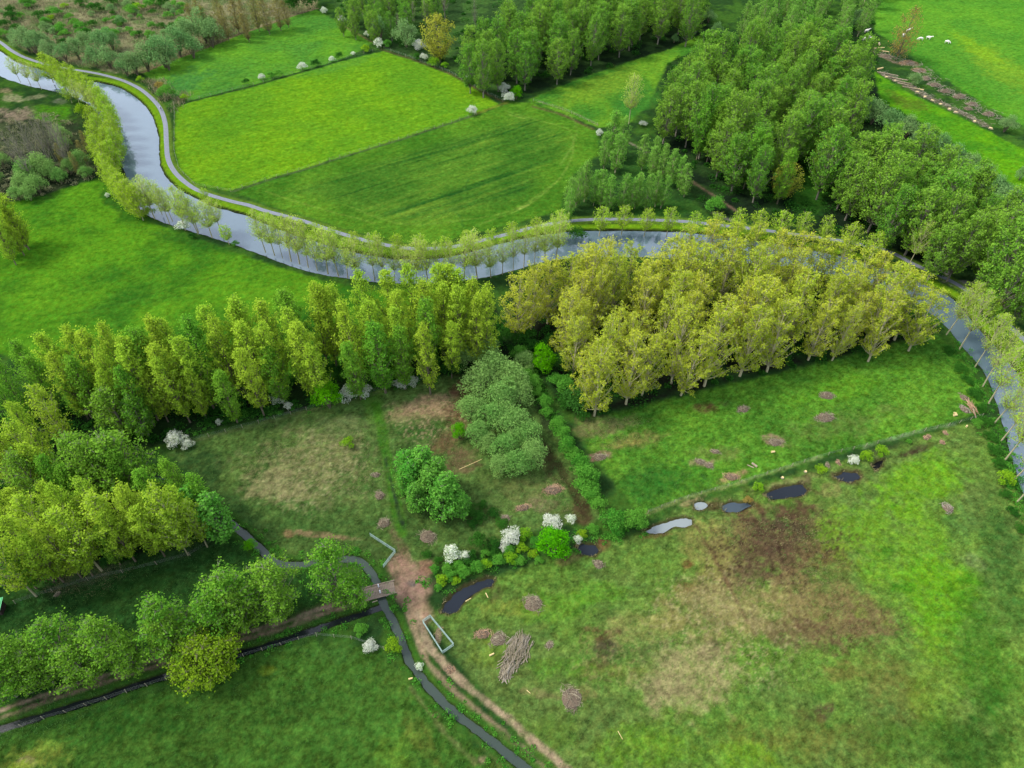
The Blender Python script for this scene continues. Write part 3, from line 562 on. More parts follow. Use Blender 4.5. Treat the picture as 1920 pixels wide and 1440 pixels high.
# hand the sheet out to the named pieces of land
region[(d_path < 5) | (sd_canal < 2.5)] = 100
region[(np.abs(trk) < 1.7) & (Y < 90)] = 101
d = poly_sd(X, Y, W([(727, 1070), (745, 1045), (775, 1052), (812, 1055), (812, 1113), (803, 1150), (775, 1165), (750, 1140), (735, 1118), (700, 1112), (700, 1104), (720, 1095)]))
region[d < 0] = 102
nR, nC = Yg.shape
ii = (np.arange(nR - 1)[:, None] * nC + np.arange(nC - 1)[None, :]).ravel()
quads = np.stack([ii, ii + 1, ii + nC + 1, ii + nC], -1)
freg = region[quads].min(1)
M_SWARD = ground_mat()
XYZ = np.stack([X, Y, Z], -1)
REGN = {0: 'ground', 100: 'canal_bank', 101: 'farm_track', 102: 'earth_yard'}
for i, f in enumerate(FIELDS): REGN[i + 1] = f[0].split('_')[0]
for r in sorted(set(freg.tolist())):
    F = quads[freg == r]
    used, inv = np.unique(F.ravel(), return_inverse=True)
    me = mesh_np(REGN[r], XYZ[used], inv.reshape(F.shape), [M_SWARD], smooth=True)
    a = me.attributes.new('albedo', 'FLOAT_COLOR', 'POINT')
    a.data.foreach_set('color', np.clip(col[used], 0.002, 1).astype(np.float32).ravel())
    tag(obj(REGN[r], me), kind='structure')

def ground_z(x, y):
    """height of the ground at a point"""
    r = np.clip(np.searchsorted(yrow, y) - 1, 0, nR - 2)
    h = half[r] + (half[r + 1] - half[r]) * (y - yrow[r]) / (yrow[r + 1] - yrow[r])
    c = np.clip(np.searchsorted(u, x / h) - 1, 0, nC - 2)
    return float(Zg[r, c])
Zg = Z.reshape(nR, nC)

def ribbon(P, width, z):
    P = np.array(P); t = np.gradient(P, axis=0); t /= np.linalg.norm(t, axis=1)[:, None]
    n = np.stack([-t[:, 1], t[:, 0]], -1)
    wv = width * .5 if np.isscalar(width) else np.array(width)[:, None] * .5
    A, B = P + n * wv, P - n * wv
    V = np.vstack([np.c_[A, np.full(len(A), z)], np.c_[B, np.full(len(A), z)]])
    k = np.arange(len(P) - 1); m = len(P)
    return V, np.stack([k, k + m, k + m + 1, k + 1], -1)

def tri_fill(P):
    """concave outline -> mesh faces"""
    from mathutils.geometry import tessellate_polygon
    return np.array(tessellate_polygon([[Vector((p[0], p[1], 0)) for p in P]]))

# towpath: cambered asphalt ribbon with worn edges
pp = smooth_line(W(PATH), 14)
t = np.gradient(pp, axis=0); t /= np.linalg.norm(t, axis=1)[:, None]; nn_ = np.stack([-t[:, 1], t[:, 0]], -1)
s_ = np.cumsum(np.r_[0, np.hypot(*np.diff(pp, axis=0).T)])
rows = []
for off, z in ((-1, .015), (-.8, .05), (0, .075), (.8, .05), (1, .015)):
    e = 1.12 + .12 * (fbm(s_, s_ * 0 + off * 9, 3, 3, 77) - .5) if abs(off) == 1 else 1.1
    rows.append(np.c_[pp + nn_ * (off * e * .74)[:, None] if not np.isscalar(e) else pp + nn_ * off * e * .74, np.full(len(pp), z)])
V = np.vstack(rows); m = len(pp); k = np.arange(m - 1)
F = np.vstack([np.stack([k + a * m, k + (a + 1) * m, k + (a + 1) * m + 1, k + a * m + 1], -1) for a in range(4)])
M_ASPH = rough_mat('asphalt', (150, 156, 168), (122, 128, 138), 1.2, .42, .9, .2, island=0)
tag(obj('towpath', mesh_np('towpath', V, F, [M_ASPH], smooth=True)), kind='structure')

M_CANAL = water_mat('canal_water', (.052, .076, .090), .035, .07, .8, 1.62)
M_BROOK = water_mat('brook_water', (.020, .030, .022), .16, .10, 1.5, 1.33)
M_DITCH = water_mat('ditch_water', (.006, .008, .008), .1, .05, 2.0)
M_POND = {'dark': water_mat('pond_dark', (.006, .008, .011), .08, .05, 2, 1.2, (.014, .018, .024)), 'pale': water_mat('pond_pale', (.10, .12, .12), .06, .05, 2, 1.45, (.17, .19, .18)),
          'mid': water_mat('pond_mid', (.02, .03, .04), .06, .05, 2, 1.3, (.04, .055, .06)), 'black': water_mat('pond_black', (.004, .004, .004), .15, .05, 2, 1.1)}
# canal surface: strips between the banks, wider than the channel so its edge lies inside the slopes
n = 240
def resamp(P, n):
    s = np.cumsum(np.r_[0, np.hypot(*np.diff(P, axis=0).T)]); q = np.linspace(0, s[-1], n)
    return np.c_[np.interp(q, s, P[:, 0]), np.interp(q, s, P[:, 1])]
A, B = resamp(nb, n), resamp(sb, n)
ctr = (A + B) / 2
A2, B2 = A + (A - ctr) * .06, B + (B - ctr) * .06
V = np.vstack([np.c_[A2, np.full(n, -.62)], np.c_[B2, np.full(n, -.62)]])
k = np.arange(n - 1)
tag(obj('canal_water', mesh_np('canal_water', V, np.stack([k, k + 1, k + 1 + n, k + n], -1), [M_CANAL])), kind='structure')
for nm, P, wd, _ in DITCHES:
    V, F = ribbon(smooth_line(W(P), 6), wd + .5, -.42 if nm == 'brook' else -.45)
    tag(obj(nm + '_water', mesh_np(nm + '_water', V, F, [M_BROOK if nm == 'brook' else M_DITCH])), kind='structure')
for P, tone, lab in PONDS:
    Q = smooth_line(np.vstack([W(P), W(P)[:1]]), 4)[:-1]
    c = Q.mean(0); Q = c + (Q - c) * 1.06
    o = obj('pond', mesh_np('pond', np.c_[Q, np.full(len(Q), -.36)], tri_fill(Q), [M_POND[tone]]))
    tag(o, lab, kind='structure')

# ------------------------------------------------------------------ foliage and wood
def leaves(points, size, jitter=0.35, up=0.5, centre=None, seed=0):
    """a small four-cornered leaf spray at every point, turned roughly outwards and up"""
    r = np.random.default_rng(seed)
    P = np.asarray(points); n = len(P)
    nrm = r.normal(size=(n, 3)) * 0.75
    if centre is not None:
        o = P - centre; o /= np.linalg.norm(o, axis=1)[:, None] + 1e-6
        nrm += o * 0.7
    nrm[:, 2] += up
    nrm /= np.linalg.norm(nrm, axis=1)[:, None]
    t = np.cross(nrm, r.normal(size=(n, 3))); t /= np.linalg.norm(t, axis=1)[:, None] + 1e-6
    b = np.cross(nrm, t)
    s = size * r.uniform(1 - jitter, 1 + jitter, n)[:, None]
    q = r.uniform(.55, 1.0, (n, 1))
    V = np.stack([P - t * s * .5, P - b * s * .42 * q + nrm * s * .12, P + t * s * .5, P + b * s * .42 * q + nrm * s * .12], 1).reshape(-1, 3)
    F = np.arange(4 * n).reshape(n, 4)
    return V, F

def tubes(lines, sides=3):
    """lines: list of (points (k,3), radii (k)) -> one skin of tapering tubes"""
    VV, FF, off = [], [], 0
    for P, R in lines:
        P = np.asarray(P, float); k = len(P)
        t = np.gradient(P, axis=0); t /= np.linalg.norm(t, axis=1)[:, None] + 1e-9
        a = np.cross(t, [0.31, 0.87, 0.13]); a /= np.linalg.norm(a, axis=1)[:, None] + 1e-9
        b = np.cross(t, a)
        ang = np.arange(sides) * 2 * math.pi / sides
        V = (P[:, None] + (a[:, None] * np.cos(ang)[None, :, None] + b[:, None] * np.sin(ang)[None, :, None]) * np.asarray(R)[:, None, None]).reshape(-1, 3)
        i = np.arange(k - 1)[:, None] * sides; j = np.arange(sides)[None]
        j2 = (j + 1) % sides
        F = np.stack([i + j, i + j2, i + sides + j2, i + sides + j], -1).reshape(-1, 4)
        VV.append(V); FF.append(F + off); off += len(V)
    return np.vstack(VV), np.vstack(FF)

def tree_shape(H, R, clear, prof, limbs, per, size, rise=1.0, droop=0, sigma=.45, trunk_r=.3, sub=4, seed=0, inner=.35, fork=False, bend=.3, top=1.0, dense=1.0, irr=.28):
    """returns (leaf points, limb lines). prof(t): crown half-width along the crown, 0..1"""
    r = np.random.default_rng(seed)
    lines = []; pts = []
    k = 7
    bx = np.cumsum(r.normal(0, bend * H / 120, (k, 2)), axis=0); bx -= bx[0]
    tz = np.linspace(0, H * .97, k)
    TP = np.c_[bx, tz]
    lines.append((TP, trunk_r * (1 - .9 * np.linspace(0, 1, k) ** .9) + .02))
    z0c = H * clear
    g = r.uniform(0, 6)
    for i in range(limbs):
        tt = (i + r.uniform(0, 1)) / limbs
        tt = tt ** .92
        zt = z0c + (H - z0c) * (0.04 + .96 * tt) * top          # height of the limb's tip
        rr = R * prof(tt) * r.uniform(1 - irr, 1.08 + irr * .3)
        az = g + i * 2.39996 + r.uniform(-.4, .4)
        zs = max(zt - rr * rise * r.uniform(.8, 1.2) - .3, z0c * .9)
        sx = np.interp(zs, tz, TP[:, 0]); sy = np.interp(zs, tz, TP[:, 1])
        tip = np.array([np.interp(min(zt, H), tz, TP[:, 0]) + rr * math.cos(az), np.interp(min(zt, H), tz, TP[:, 1]) + rr * math.sin(az), zt])
        s = np.array([sx, sy, zs])
        q = np.linspace(0, 1, 5)[:, None]
        c = s + (tip - s) * q
        c[:, 2] += np.sin(q[:, 0] * math.pi) * (-.10 * rr + droop * rr)
        rad = trunk_r * .36 * (1 - .85 * q[:, 0]) * (1 - .5 * tt) + .012
        lines.append((c, rad))
        for j in range(sub):
            f = r.uniform(inner, 1.0); base = s + (tip - s) * f
            d = r.normal(size=3); d[2] = abs(d[2]) * .8 + .2 * rise; d /= np.linalg.norm(d)
            e = base + d * (.22 * R * r.uniform(.6, 1.5)) * (1.25 - .5 * f)
            lines.append((np.array([base, e]), np.array([.035, .01])))
            nleaf = int(per * r.uniform(.6, 1.4) * dense)
            along = base + (e - base) * r.uniform(.3, 1.15, (nleaf, 1))
            pts.append(along + r.normal(0, sigma, (nleaf, 3)) * [1, 1, .8])
        nleaf = int(per * 1.2 * dense)
        pts.append(tip + r.normal(0, sigma, (nleaf, 3)))
    return np.vstack(pts), lines

def P_ovoid(t): return (math.sin(math.pi * min(1, (t * .90 + .10)) ** 1.0) ** .75) * (1.0 if t < .5 else 1.0)
def P_column(t): return min(1, .55 + 1.5 * t) * (1 - max(0, t - .55) / .47) ** .6 if t < 1 else .1
def P_vase(t): return min(1.0, .42 + .9 * t) * (max(0.02, 1 - max(0, t - .68) / .33) ** .55)
def P_round(t): return min(1.0, .55 + 1.1 * t) * max(.04, 1 - max(0, t - .55) / .47) ** .42
def P_ball(t): return math.sqrt(max(0.03, 1 - (2 * t - 1) ** 2))
def P_broad(t): return (max(.05, 1 - (1.75 * t - .72) ** 2) ** .6) if t < 1 else .2

def lumpy(R, Hh, lumps, n, seed, fill=.25, flat=1.0):
    """points over a heap of overlapping rounded lobes (willow, shrub)"""
    r = np.random.default_rng(seed)
    pts = []
    for i in range(lumps):
        a = i * 2.39996 + r.uniform(-.3, .3); f = math.sqrt((i + .3) / lumps)
        cx, cy = math.cos(a) * f * R * .72, math.sin(a) * f * R * .72
        lr = R * r.uniform(.30, .46) if lumps > 3 else R * .7
        cz = Hh * (.62 - .32 * f * f) * r.uniform(.85, 1.15)
        m = n // lumps
        d = r.normal(size=(m, 3)); d[:, 2] = np.abs(d[:, 2]) * .9 - .25
        d /= np.linalg.norm(d, axis=1)[:, None]
        rad = lr * (1.04 - (fill + .2) * r.uniform(0, 1, m) ** 1.6) * (1 + .16 * np.sin(d[:, 0] * 9 + i) * np.cos(d[:, 1] * 8 + d[:, 2] * 6))
        p = d * rad[:, None] * [1, 1, Hh / R * .55 * flat]
        p += [cx, cy, cz]
        p += r.normal(0, .05 * R, p.shape)
        pts.append(p)
    P = np.vstack(pts)
    P = P[P[:, 2] > .05]
    return P

M = {}
def LM(n, *a, **k): M[n] = leaf_mat(n, *a, **k)
LM('leaf_yellow', (178, 208, 60), (136, 174, 48)); LM('leaf_poplar_green', (138, 188, 56), (90, 148, 42)); LM('leaf_gold', (196, 202, 66), (140, 162, 46))
LM('leaf_wood', (140, 184, 62), (82, 136, 42)); LM('leaf_slender', (138, 188, 76), (98, 152, 54)); LM('leaf_ball', (172, 204, 56), (136, 174, 48))
LM('leaf_pale', (190, 212, 92), (156, 184, 68)); LM('leaf_willow', (150, 190, 100), (92, 140, 62)); LM('leaf_maple', (110, 190, 16), (70, 150, 14))
LM('leaf_hedge', (112, 176, 62), (58, 124, 38)); LM('leaf_oak', (142, 174, 40), (96, 140, 28)); LM('leaf_shrub', (66, 122, 40), (34, 78, 26))
LM('leaf_lime', (150, 190, 40), (92, 150, 30)); LM('leaf_white', (226, 232, 206), (150, 176, 116), (240, 242, 228), .62); LM('leaf_speckled', (78, 136, 52), (40, 88, 34), (206, 222, 180), .2)
LM('leaf_rust', (156, 146, 84), (122, 124, 62)); LM('leaf_amber', (184, 188, 68), (150, 160, 54)); LM('leaf_bare', (146, 146, 106), (106, 112, 74), trans=.1)
LM('leaf_broad', (138, 184, 58), (82, 136, 38)); LM('leaf_thin', (176, 202, 76), (138, 172, 56)); LM('leaf_fresh', (122, 184, 70), (76, 146, 48)); LM('leaf_bluewillow', (142, 178, 106), (94, 138, 76)); LM('leaf_orange', (176, 148, 78), (146, 132, 66)); LM('leaf_dark', (48, 92, 32), (22, 52, 18))
M['bark'] = rough_mat('bark', (150, 136, 108), (104, 92, 70), 2, .5, .95, 0)
M['bark_pale'] = rough_mat('bark_pale', (210, 202, 156), (170, 162, 122), 2, .55, .95, 0)
M['bark_grey'] = rough_mat('bark_grey', (168, 160, 142), (120, 112, 96), 2, .5, .95, 0)

# kind: (variants, height, shape, leaf material, bark, leaf size)
KINDS = {}
def kind(name, nvar, H, lmat, bark, size, shape=None, lump=None, up=.5):
    KINDS[name] = dict(n=nvar, H=H, lmat=lmat, bark=bark, size=size, shape=shape, lump=lump, up=up, meshes=[])
kind('yellow', 5, 24, 'leaf_yellow', 'bark', .42, dict(R=3.1, clear=.14, prof=P_column, limbs=52, per=13, rise=2.1, irr=.42, sigma=.38, trunk_r=.28, sub=5))
kind('stemmed', 4, 21, 'leaf_yellow', 'bark_pale', .40, dict(R=3.2, clear=.22, prof=P_column, limbs=50, per=11, rise=1.9, irr=.6, sigma=.4, trunk_r=.24, sub=5))
kind('green', 4, 22, 'leaf_poplar_green', 'bark', .42, dict(R=3.0, clear=.12, prof=P_column, limbs=52, per=14, rise=2.0, sigma=.42, trunk_r=.27, sub=5))
kind('gold', 5, 23, 'leaf_gold', 'bark_pale', .42, dict(R=4.9, clear=.11, prof=P_round, limbs=50, per=11, rise=1.8, sigma=.34, trunk_r=.32, sub=6, inner=.4, irr=.5))
kind('wood', 5, 23, 'leaf_wood', 'bark_grey', .52, dict(R=5.2, clear=.14, prof=P_round, limbs=66, per=13, rise=1.7, irr=.42, sigma=.42, trunk_r=.34, sub=5, inner=.5))
kind('slender', 3, 15, 'leaf_slender', 'bark_pale', .42, dict(R=2.3, clear=.10, prof=P_column, limbs=36, per=12, rise=2.2, sigma=.34, trunk_r=.16, sub=4))
kind('ball', 4, 9, 'leaf_ball', 'bark_pale', .34, dict(R=2.5, clear=.30, prof=P_ball, limbs=32, per=9, rise=1.6, sigma=.3, trunk_r=.14, sub=4, inner=.4))
kind('pale', 5, 16, 'leaf_pale', 'bark_pale', .27, dict(R=3.6, clear=.34, prof=P_ball, limbs=40, per=13, rise=1.7, sigma=.42, trunk_r=.17, sub=5, inner=.3))
kind('thin', 5, 17, 'leaf_thin', 'bark_pale', .26, dict(R=2.9, clear=.38, prof=P_column, limbs=40, per=8, rise=1.9, sigma=.4, trunk_r=.15, sub=5, inner=.3, irr=.5))
kind('canal', 4, 14, 'leaf_ball', 'bark_pale', .42, dict(R=3.4, clear=.14, prof=P_column, limbs=40, per=11, rise=1.8, sigma=.45, trunk_r=.18, sub=5))
kind('broad', 4, 15, 'leaf_broad', 'bark_grey', .42, dict(R=4.5, clear=.12, prof=P_ovoid, limbs=58, per=13, rise=1.5, irr=.55, sigma=.46, trunk_r=.3, sub=5, inner=.5))
kind('fresh', 3, 12, 'leaf_fresh', 'bark_grey', .44, dict(R=2.7, clear=.10, prof=P_column, limbs=44, per=11, irr=.5, rise=1.9, sigma=.36, trunk_r=.2, sub=5, inner=.45))
kind('oak', 1, 10, 'leaf_oak', 'bark', .44, dict(R=5.6, clear=.10, prof=P_ball, limbs=70, per=15, rise=.7, sigma=.5, trunk_r=.3, sub=6, inner=.5))
kind('bare', 4, 15, 'leaf_bare', 'bark_grey', .20, dict(R=2.2, clear=.3, prof=P_column, limbs=30, per=3, rise=1.9, sigma=.4, trunk_r=.17, sub=6, inner=.3))
kind('rust', 3, 18, 'leaf_rust', 'bark', .46, dict(R=2.7, clear=.1, prof=P_column, limbs=36, per=8, rise=2.0, sigma=.45, trunk_r=.2, sub=5))
kind('orange', 1, 13, 'leaf_orange', 'bark', .38, dict(R=4.2, clear=.12, prof=P_broad, limbs=36, per=8, rise=1.4, sigma=.6, trunk_r=.2, sub=5))
kind('amber', 2, 12, 'leaf_amber', 'bark', .42, dict(R=4.2, clear=.1, prof=P_ball, limbs=44, per=13, rise=1.3, sigma=.45, trunk_r=.22, sub=5))
kind('willow', 4, 9, 'leaf_willow', 'bark', .36, lump=(4.4, 9, 9, 3400))
kind('bluewillow', 3, 9, 'leaf_bluewillow', 'bark', .40, lump=(4.6, 9, 7, 2600))
kind('maple', 2, 6, 'leaf_maple', 'bark', .30, lump=(3.2, 6, 8, 2600))
kind('hedge', 4, 4.4, 'leaf_hedge', None, .28, lump=(2.6, 4.4, 7, 1900))
kind('shrub', 4, 4, 'leaf_shrub', None, .30, lump=(2.6, 4, 7, 1500))
kind('lime', 3, 3.2, 'leaf_lime', None, .26, lump=(2.2, 3.2, 6, 1100))
kind('white', 3, 3.6, 'leaf_white', None, .26, lump=(2.4, 3.6, 8, 1700))
kind('speckled', 1, 6, 'leaf_speckled', None, .32, lump=(3.4, 6, 8, 2200))
kind('orangebush', 1, 2, 'leaf_orange', None, .22, lump=(1.6, 2, 5, 800))

for kn, K_ in KINDS.items():
    for v in range(K_['n']):
        seed = sum(map(ord, kn)) * 31 + v * 101
        if K_['shape']:
            pts, lines = tree_shape(K_['H'], seed=seed, size=K_['size'], **K_['shape'])
            cen = np.array([0, 0, K_['H'] * .5])
            V, F = leaves(pts, K_['size'], up=K_['up'], centre=cen, seed=seed)
            top = np.percentile(V[:, 2], 99.7)
            V *= K_['H'] / top
            crown = mesh_np('crown', V, F, [M[K_['lmat']]])
            V, F = tubes(lines, 5 if kn in ('gold', 'pale', 'ball') else 4)
            trunk = mesh_np('trunk', V, F, [M[K_['bark']]], smooth=True)
        else:
            R, Hh, lm, nn = K_['lump']
            pts = lumpy(R, Hh, lm, nn, seed)
            pts[:, 2] *= Hh / np.percentile(pts[:, 2], 99.5)
            r_ = np.percentile(np.hypot(pts[:, 0], pts[:, 1]), 97); pts[:, :2] *= R / r_
            V, F = leaves(pts, K_['size'], up=.5, centre=np.array([0, 0, Hh * .35]), seed=seed)
            crown = mesh_np('crown', V, F, [M[K_['lmat']]])
            trunk = None
            if K_['bark']:
                r = np.random.default_rng(seed); ls = []
                for q in range(7):
                    a = q * .9 + r.uniform(0, .5); e = np.array([math.cos(a) * R * .55, math.sin(a) * R * .55, Hh * .72])
                    ls.append((np.array([[0, 0, 0], e * [.35, .35, .45], e]), np.array([.2, .13, .05])))
                V, F = tubes(ls, 5)
                trunk = mesh_np('trunk', V, F, [M[K_['bark']]], smooth=True)
        K_['meshes'].append((crown, trunk))
        K_['R'] = K_['shape']['R'] if K_['shape'] else K_['lump'][0]

PLANTS = []       # every plant: name, kind, x, y, scale, group, look, place
def plant(kn, x, y, h, name, group, look, place, label=None, wide=1.0):
    PLANTS.append(dict(kn=kn, x=float(x), y=float(y), h=h, name=name, group=group, look=look, place=place, label=label, wide=wide))
def by_top(kn, px, py, h, *a, **k):
    x, y = at(float(px), float(py), h * .97)
    plant(kn, x, y, h, *a, **k)
def by_base(kn, px, py, h, *a, **k):
    x, y = at(float(px), float(py), 0.0)
    plant(kn, x, y, h, *a, **k)
def by_ball(kn, px, py, rpx, *a, flat=None, **k):
    """a round bush seen centred at px, py with radius rpx"""
    z = 1.0
    for _ in range(4):
        x, y = at(float(px), float(py), z)
        R = rpx * depth_of(x, y, z) / FOC
        K_ = KINDS[kn]; h = K_['H'] * R / K_['R'] * (flat or 1)
        z = h * .5
    k.setdefault('wide', 1 / (flat or 1))
    plant(kn, x, y, h, *a, **k)

def fill_wood(P, h, spacing, kinds, name, group, look, place, hv=.1, jit=.35, seed=3, skip=None):
    wp = W(P, h * .9)
    r = np.random.default_rng(seed)
    x0, y0 = wp.min(0); x1, y1 = wp.max(0)
    dy = spacing * .88
    n = 0
    for j in range(int((y1 - y0) / dy) + 1):
        for i in range(int((x1 - x0) / spacing) + 1):
            x = x0 + (i + .5 * (j % 2)) * spacing + r.uniform(-jit, jit) * spacing
            y = y0 + j * dy + r.uniform(-jit, jit) * dy
            if poly_sd0(np.array([x]), np.array([y]), wp)[0] > 0: continue
            if skip and any(poly_sd0(np.array([x]), np.array([y]), s)[0] < 0 for s in skip): continue
            kn = kinds[int(r.choice(len(kinds), p=None))]
            hh = h * r.uniform(1 - hv, 1 + hv)
            plant(kn if isinstance(kn, str) else kn[0], x, y, hh, name, group, look if not isinstance(look, dict) else look[kn], place)
            n += 1
    return n

# ------------------------------------------------------------------ where every tree and bush stands
# central plantation, tops of the crowns
G = ('poplar_tree', 'poplars of the central plantation')
YL = 'yellowish tall poplar'; GL = 'darker green poplar'; PC = 'the central plantation'
for x, y, h in [(80, 630, 23), (100, 664, 21), (123, 623, 23), (150, 627, 23), (180, 660, 22), (183, 617, 24), (227, 653, 23), (230, 628, 24), (262, 640, 22), (287, 643, 23), (280, 597, 25), (307, 603, 24), (347, 635, 23), (380, 580, 25), (397, 600, 24), (437, 563, 26), (425, 575, 24), (447, 612, 24), (450, 650, 22), (487, 608, 24), (490, 577, 25), (540, 583, 25), (556, 610, 24), (577, 533, 26), (600, 548, 24), (647, 567, 26), (677, 520, 26), (690, 560, 24), (723, 507, 26), (737, 550, 25), (745, 580, 23), (773, 495, 26), (783, 528, 25), (820, 490, 26), (843, 500, 26), (828, 530, 24), (857, 543, 24), (870, 513, 25), (887, 535, 24), (910, 536, 25), (893, 565, 22)]:
    by_top('yellow', x, y, h, *G, YL, PC)
for x, y, h in [(133, 675, 20), (180, 698, 18), (236, 618, 24), (233, 690, 19), (300, 670, 21), (337, 596, 24), (407, 695, 17), (530, 547, 24), (627, 530, 25), (703, 610, 22), (790, 565, 24), (795, 612, 22), (345, 690, 17), (270, 700, 16), (585, 640, 20), (500, 655, 18), (655, 640, 19), (745, 615, 20), (840, 600, 19), (365, 660, 18), (113, 700, 15)]:
    by_top('green' if int(x) % 3 else 'yellow', x, y, h, *G, GL if int(x) % 3 else YL, PC)
by_top('broad', 195, 730, 15, 'poplar_tree', None, '', '', label='broad leafy green tree at the left front corner of the central plantation')
by_top('broad', 240, 745, 13, 'poplar_tree', None, '', '', label='smaller broad green tree leaning out right of the leafy corner tree')
# left plantation
G = ('poplar_tree', 'poplars of the left plantation'); PL = 'the left plantation'
for x, y, h in [(57, 727, 21), (20, 762, 20), (15, 800, 20), (90, 922, 20), (33, 938, 20), (165, 925, 20), (212, 912, 21), (287, 905, 21), (105, 960, 20), (0, 975, 21), (-35, 1010, 20), (-40, 900, 20), (40, 830, 18), (-30, 820, 20), (135, 940, 15), (250, 950, 17), (305, 960, 15), (72, 985, 18), (145, 900, 18), (190, 960, 17), (235, 930, 18), (320, 915, 17), (70, 905, 17), (8, 925, 17), (345, 945, 15), (40, 1000, 17), (110, 1000, 15)]:
    by_top('stemmed' if int(x) % 2 else 'yellow', x, y, h, *G, YL, PL)
for x, y, h in [(110, 820, 19), (150, 830, 19), (190, 822, 19), (210, 845, 17), (30, 852, 18), (62, 866, 17), (310, 862, 17), (350, 895, 17), (265, 880, 16), (-20, 680, 19), (20, 645, 20), (45, 668, 18), (-10, 715, 18), (100, 880, 15), (0, 1030, 14), (175, 990, 13)]:
    by_top('broad' if (x, y) in [(110, 820), (190, 822), (30, 852), (150, 830)] else 'green', x, y, h, *G, 'leafy green poplar', PL)
by_top('fresh', 385, 935, 14, 'poplar_tree', None, '', '', label='bright green tree at the right tip of the left plantation above the brook')
by_top('fresh', 350, 915, 14, 'poplar_tree', None, '', '', label='bright green tree one place left of the plantation tip above the brook')
# golden wood
G = ('poplar_tree', 'golden poplars of the wood inside the canal bend')
fill_wood([(950, 545), (1000, 525), (1060, 508), (1150, 482), (1225, 506), (1290, 468), (1400, 452), (1540, 472), (1650, 504), (1762, 556), (1752, 566), (1690, 566), (1600, 580), (1520, 572), (1470, 585), (1370, 622), (1280, 650), (1190, 668), (1120, 672), (1095, 630), (1050, 590), (985, 560)], 22, 8.0, ['gold'], *G, 'golden poplar', 'the canal bend wood', hv=.17, seed=7)
for x, y in [(975, 516), (1002, 500), (1035, 488), (1068, 478), (1105, 462), (1150, 452), (1192, 462), (1232, 478), (1270, 448), (1302, 426), (1345, 424), (1388, 418), (1430, 422), (1470, 430), (1512, 440), (1552, 444), (1592, 456), (1630, 470), (1668, 484), (1704, 500), (1740, 520), (1770, 540)]:
    by_top('gold', x, y, 21 if x > 940 else 20, *G, 'golden poplar', 'the canal bend wood', wide=1.1)
by_top('gold', 1490, 560, 24, *G, 'golden poplar', 'the canal bend wood')
# big green wood upper right
G = ('broadleaf_tree', 'green trees of the upper right wood')
W1 = [(1245, 110), (1330, 78), (1420, 52), (1530, 42), (1615, 62), (1642, 115), (1625, 175), (1560, 195), (1600, 240), (1520, 215), (1470, 300), (1400, 275), (1345, 205), (1262, 175)]
W2 = [(1555, 205), (1620, 205), (1700, 240), (1760, 275), (1850, 315), (1930, 375), (2010, 450), (1985, 520), (1925, 500), (1850, 425), (1780, 410), (1700, 360), (1635, 315), (1560, 300)]
fill_wood(W1, 23, 9.5, ['wood'], *G, 'green tree', 'the upper right wood', hv=.2, seed=5)
fill_wood(W2, 23, 9.2, ['wood'], *G, 'green tree', 'the upper right wood', hv=.2, seed=6)
for x, y, h in [(1330, 190, 22), (1350, 195, 22), (1425, 242, 22), (1440, 250, 21), (1490, 280, 20)]:
    by_top('green', x, y, h, *G, 'green tree', 'the upper right wood')
by_top('amber', 1640, 302, 15, 'poplar_tree', None, '', '', label='yellow-topped tree standing out of the green wood beside the grass gap')
by_top('amber', 1487, 305, 13, 'poplar_tree', None, '', '', label='yellow-tinged tree on the left side of the grass gap in the wood')
G = ('willow_tree', 'blue-green willows behind the upper right wood')
for x, y in [(1650, 188), (1680, 205), (1712, 218), (1742, 233), (1770, 250), (1800, 268), (1830, 288), (1858, 308), (1885, 330), (1905, 352), (1630, 180)]:
    by_top('bluewillow', x, y, 10, *G, 'blue-green rounded willow', 'the belt behind the wood')
# upper middle wood
G = ('broadleaf_tree', 'green trees of the upper middle wood')
fill_wood([(868, 55), (960, -8), (1100, -40), (1310, -60), (1335, -10), (1300, 12), (1200, 26), (1100, 62), (1010, 86), (930, 98), (880, 95)], 21, 10.8, ['wood'], *G, 'green tree', 'the upper middle wood', hv=.12, seed=8)
fill_wood([(1395, 18), (1450, -30), (1700, -70), (1640, 0), (1600, 22), (1520, 20), (1440, 40)], 18, 12, ['slender'], 'slender_poplar', 'slender poplars at the top edge', 'slender poplar', 'the top edge copse', seed=9)
fill_wood([(605, -10), (680, -35), (800, -60), (860, -50), (800, 10), (760, 30), (690, 40), (650, 30)], 14, 11, ['wood'], 'broadleaf_tree', 'dark green trees of the top middle copse', 'dark green tree', 'the top middle copse', seed=10)
# slender poplars right of the mown meadow
G = ('slender_poplar', 'slender pale green poplars beside the mown meadow'); PS = 'the mown meadow copse'
for x, y, h in [(1153, 205, 18), (1140, 248, 14), (1173, 220, 17), (1163, 250, 15), (1238, 256, 14), (1213, 255, 13), (1252, 270, 14), (1268, 280, 14), (1285, 292, 13), (1230, 275, 12), (1073, 334, 13), (1085, 318, 14), (1103, 302, 15), (1120, 320, 13), (1134, 318, 14), (1150, 330, 13), (1173, 328, 13), (1200, 325, 13), (1220, 328, 13), (1240, 322, 13), (1250, 330, 12), (1068, 355, 12), (1188, 335, 12), (1295, 310, 12)]:
    by_top('slender', x, y, h, *G, 'slender poplar', PS)
by_top('pale', 1192, 138, 20, 'poplar_tree', None, '', '', label='lone wispy pale poplar standing in the grass between the two green woods')
by_top('hedge', 1345, 370, 6, 'shrub', None, '', '', label='green shrub between the slender poplars and the canal path')
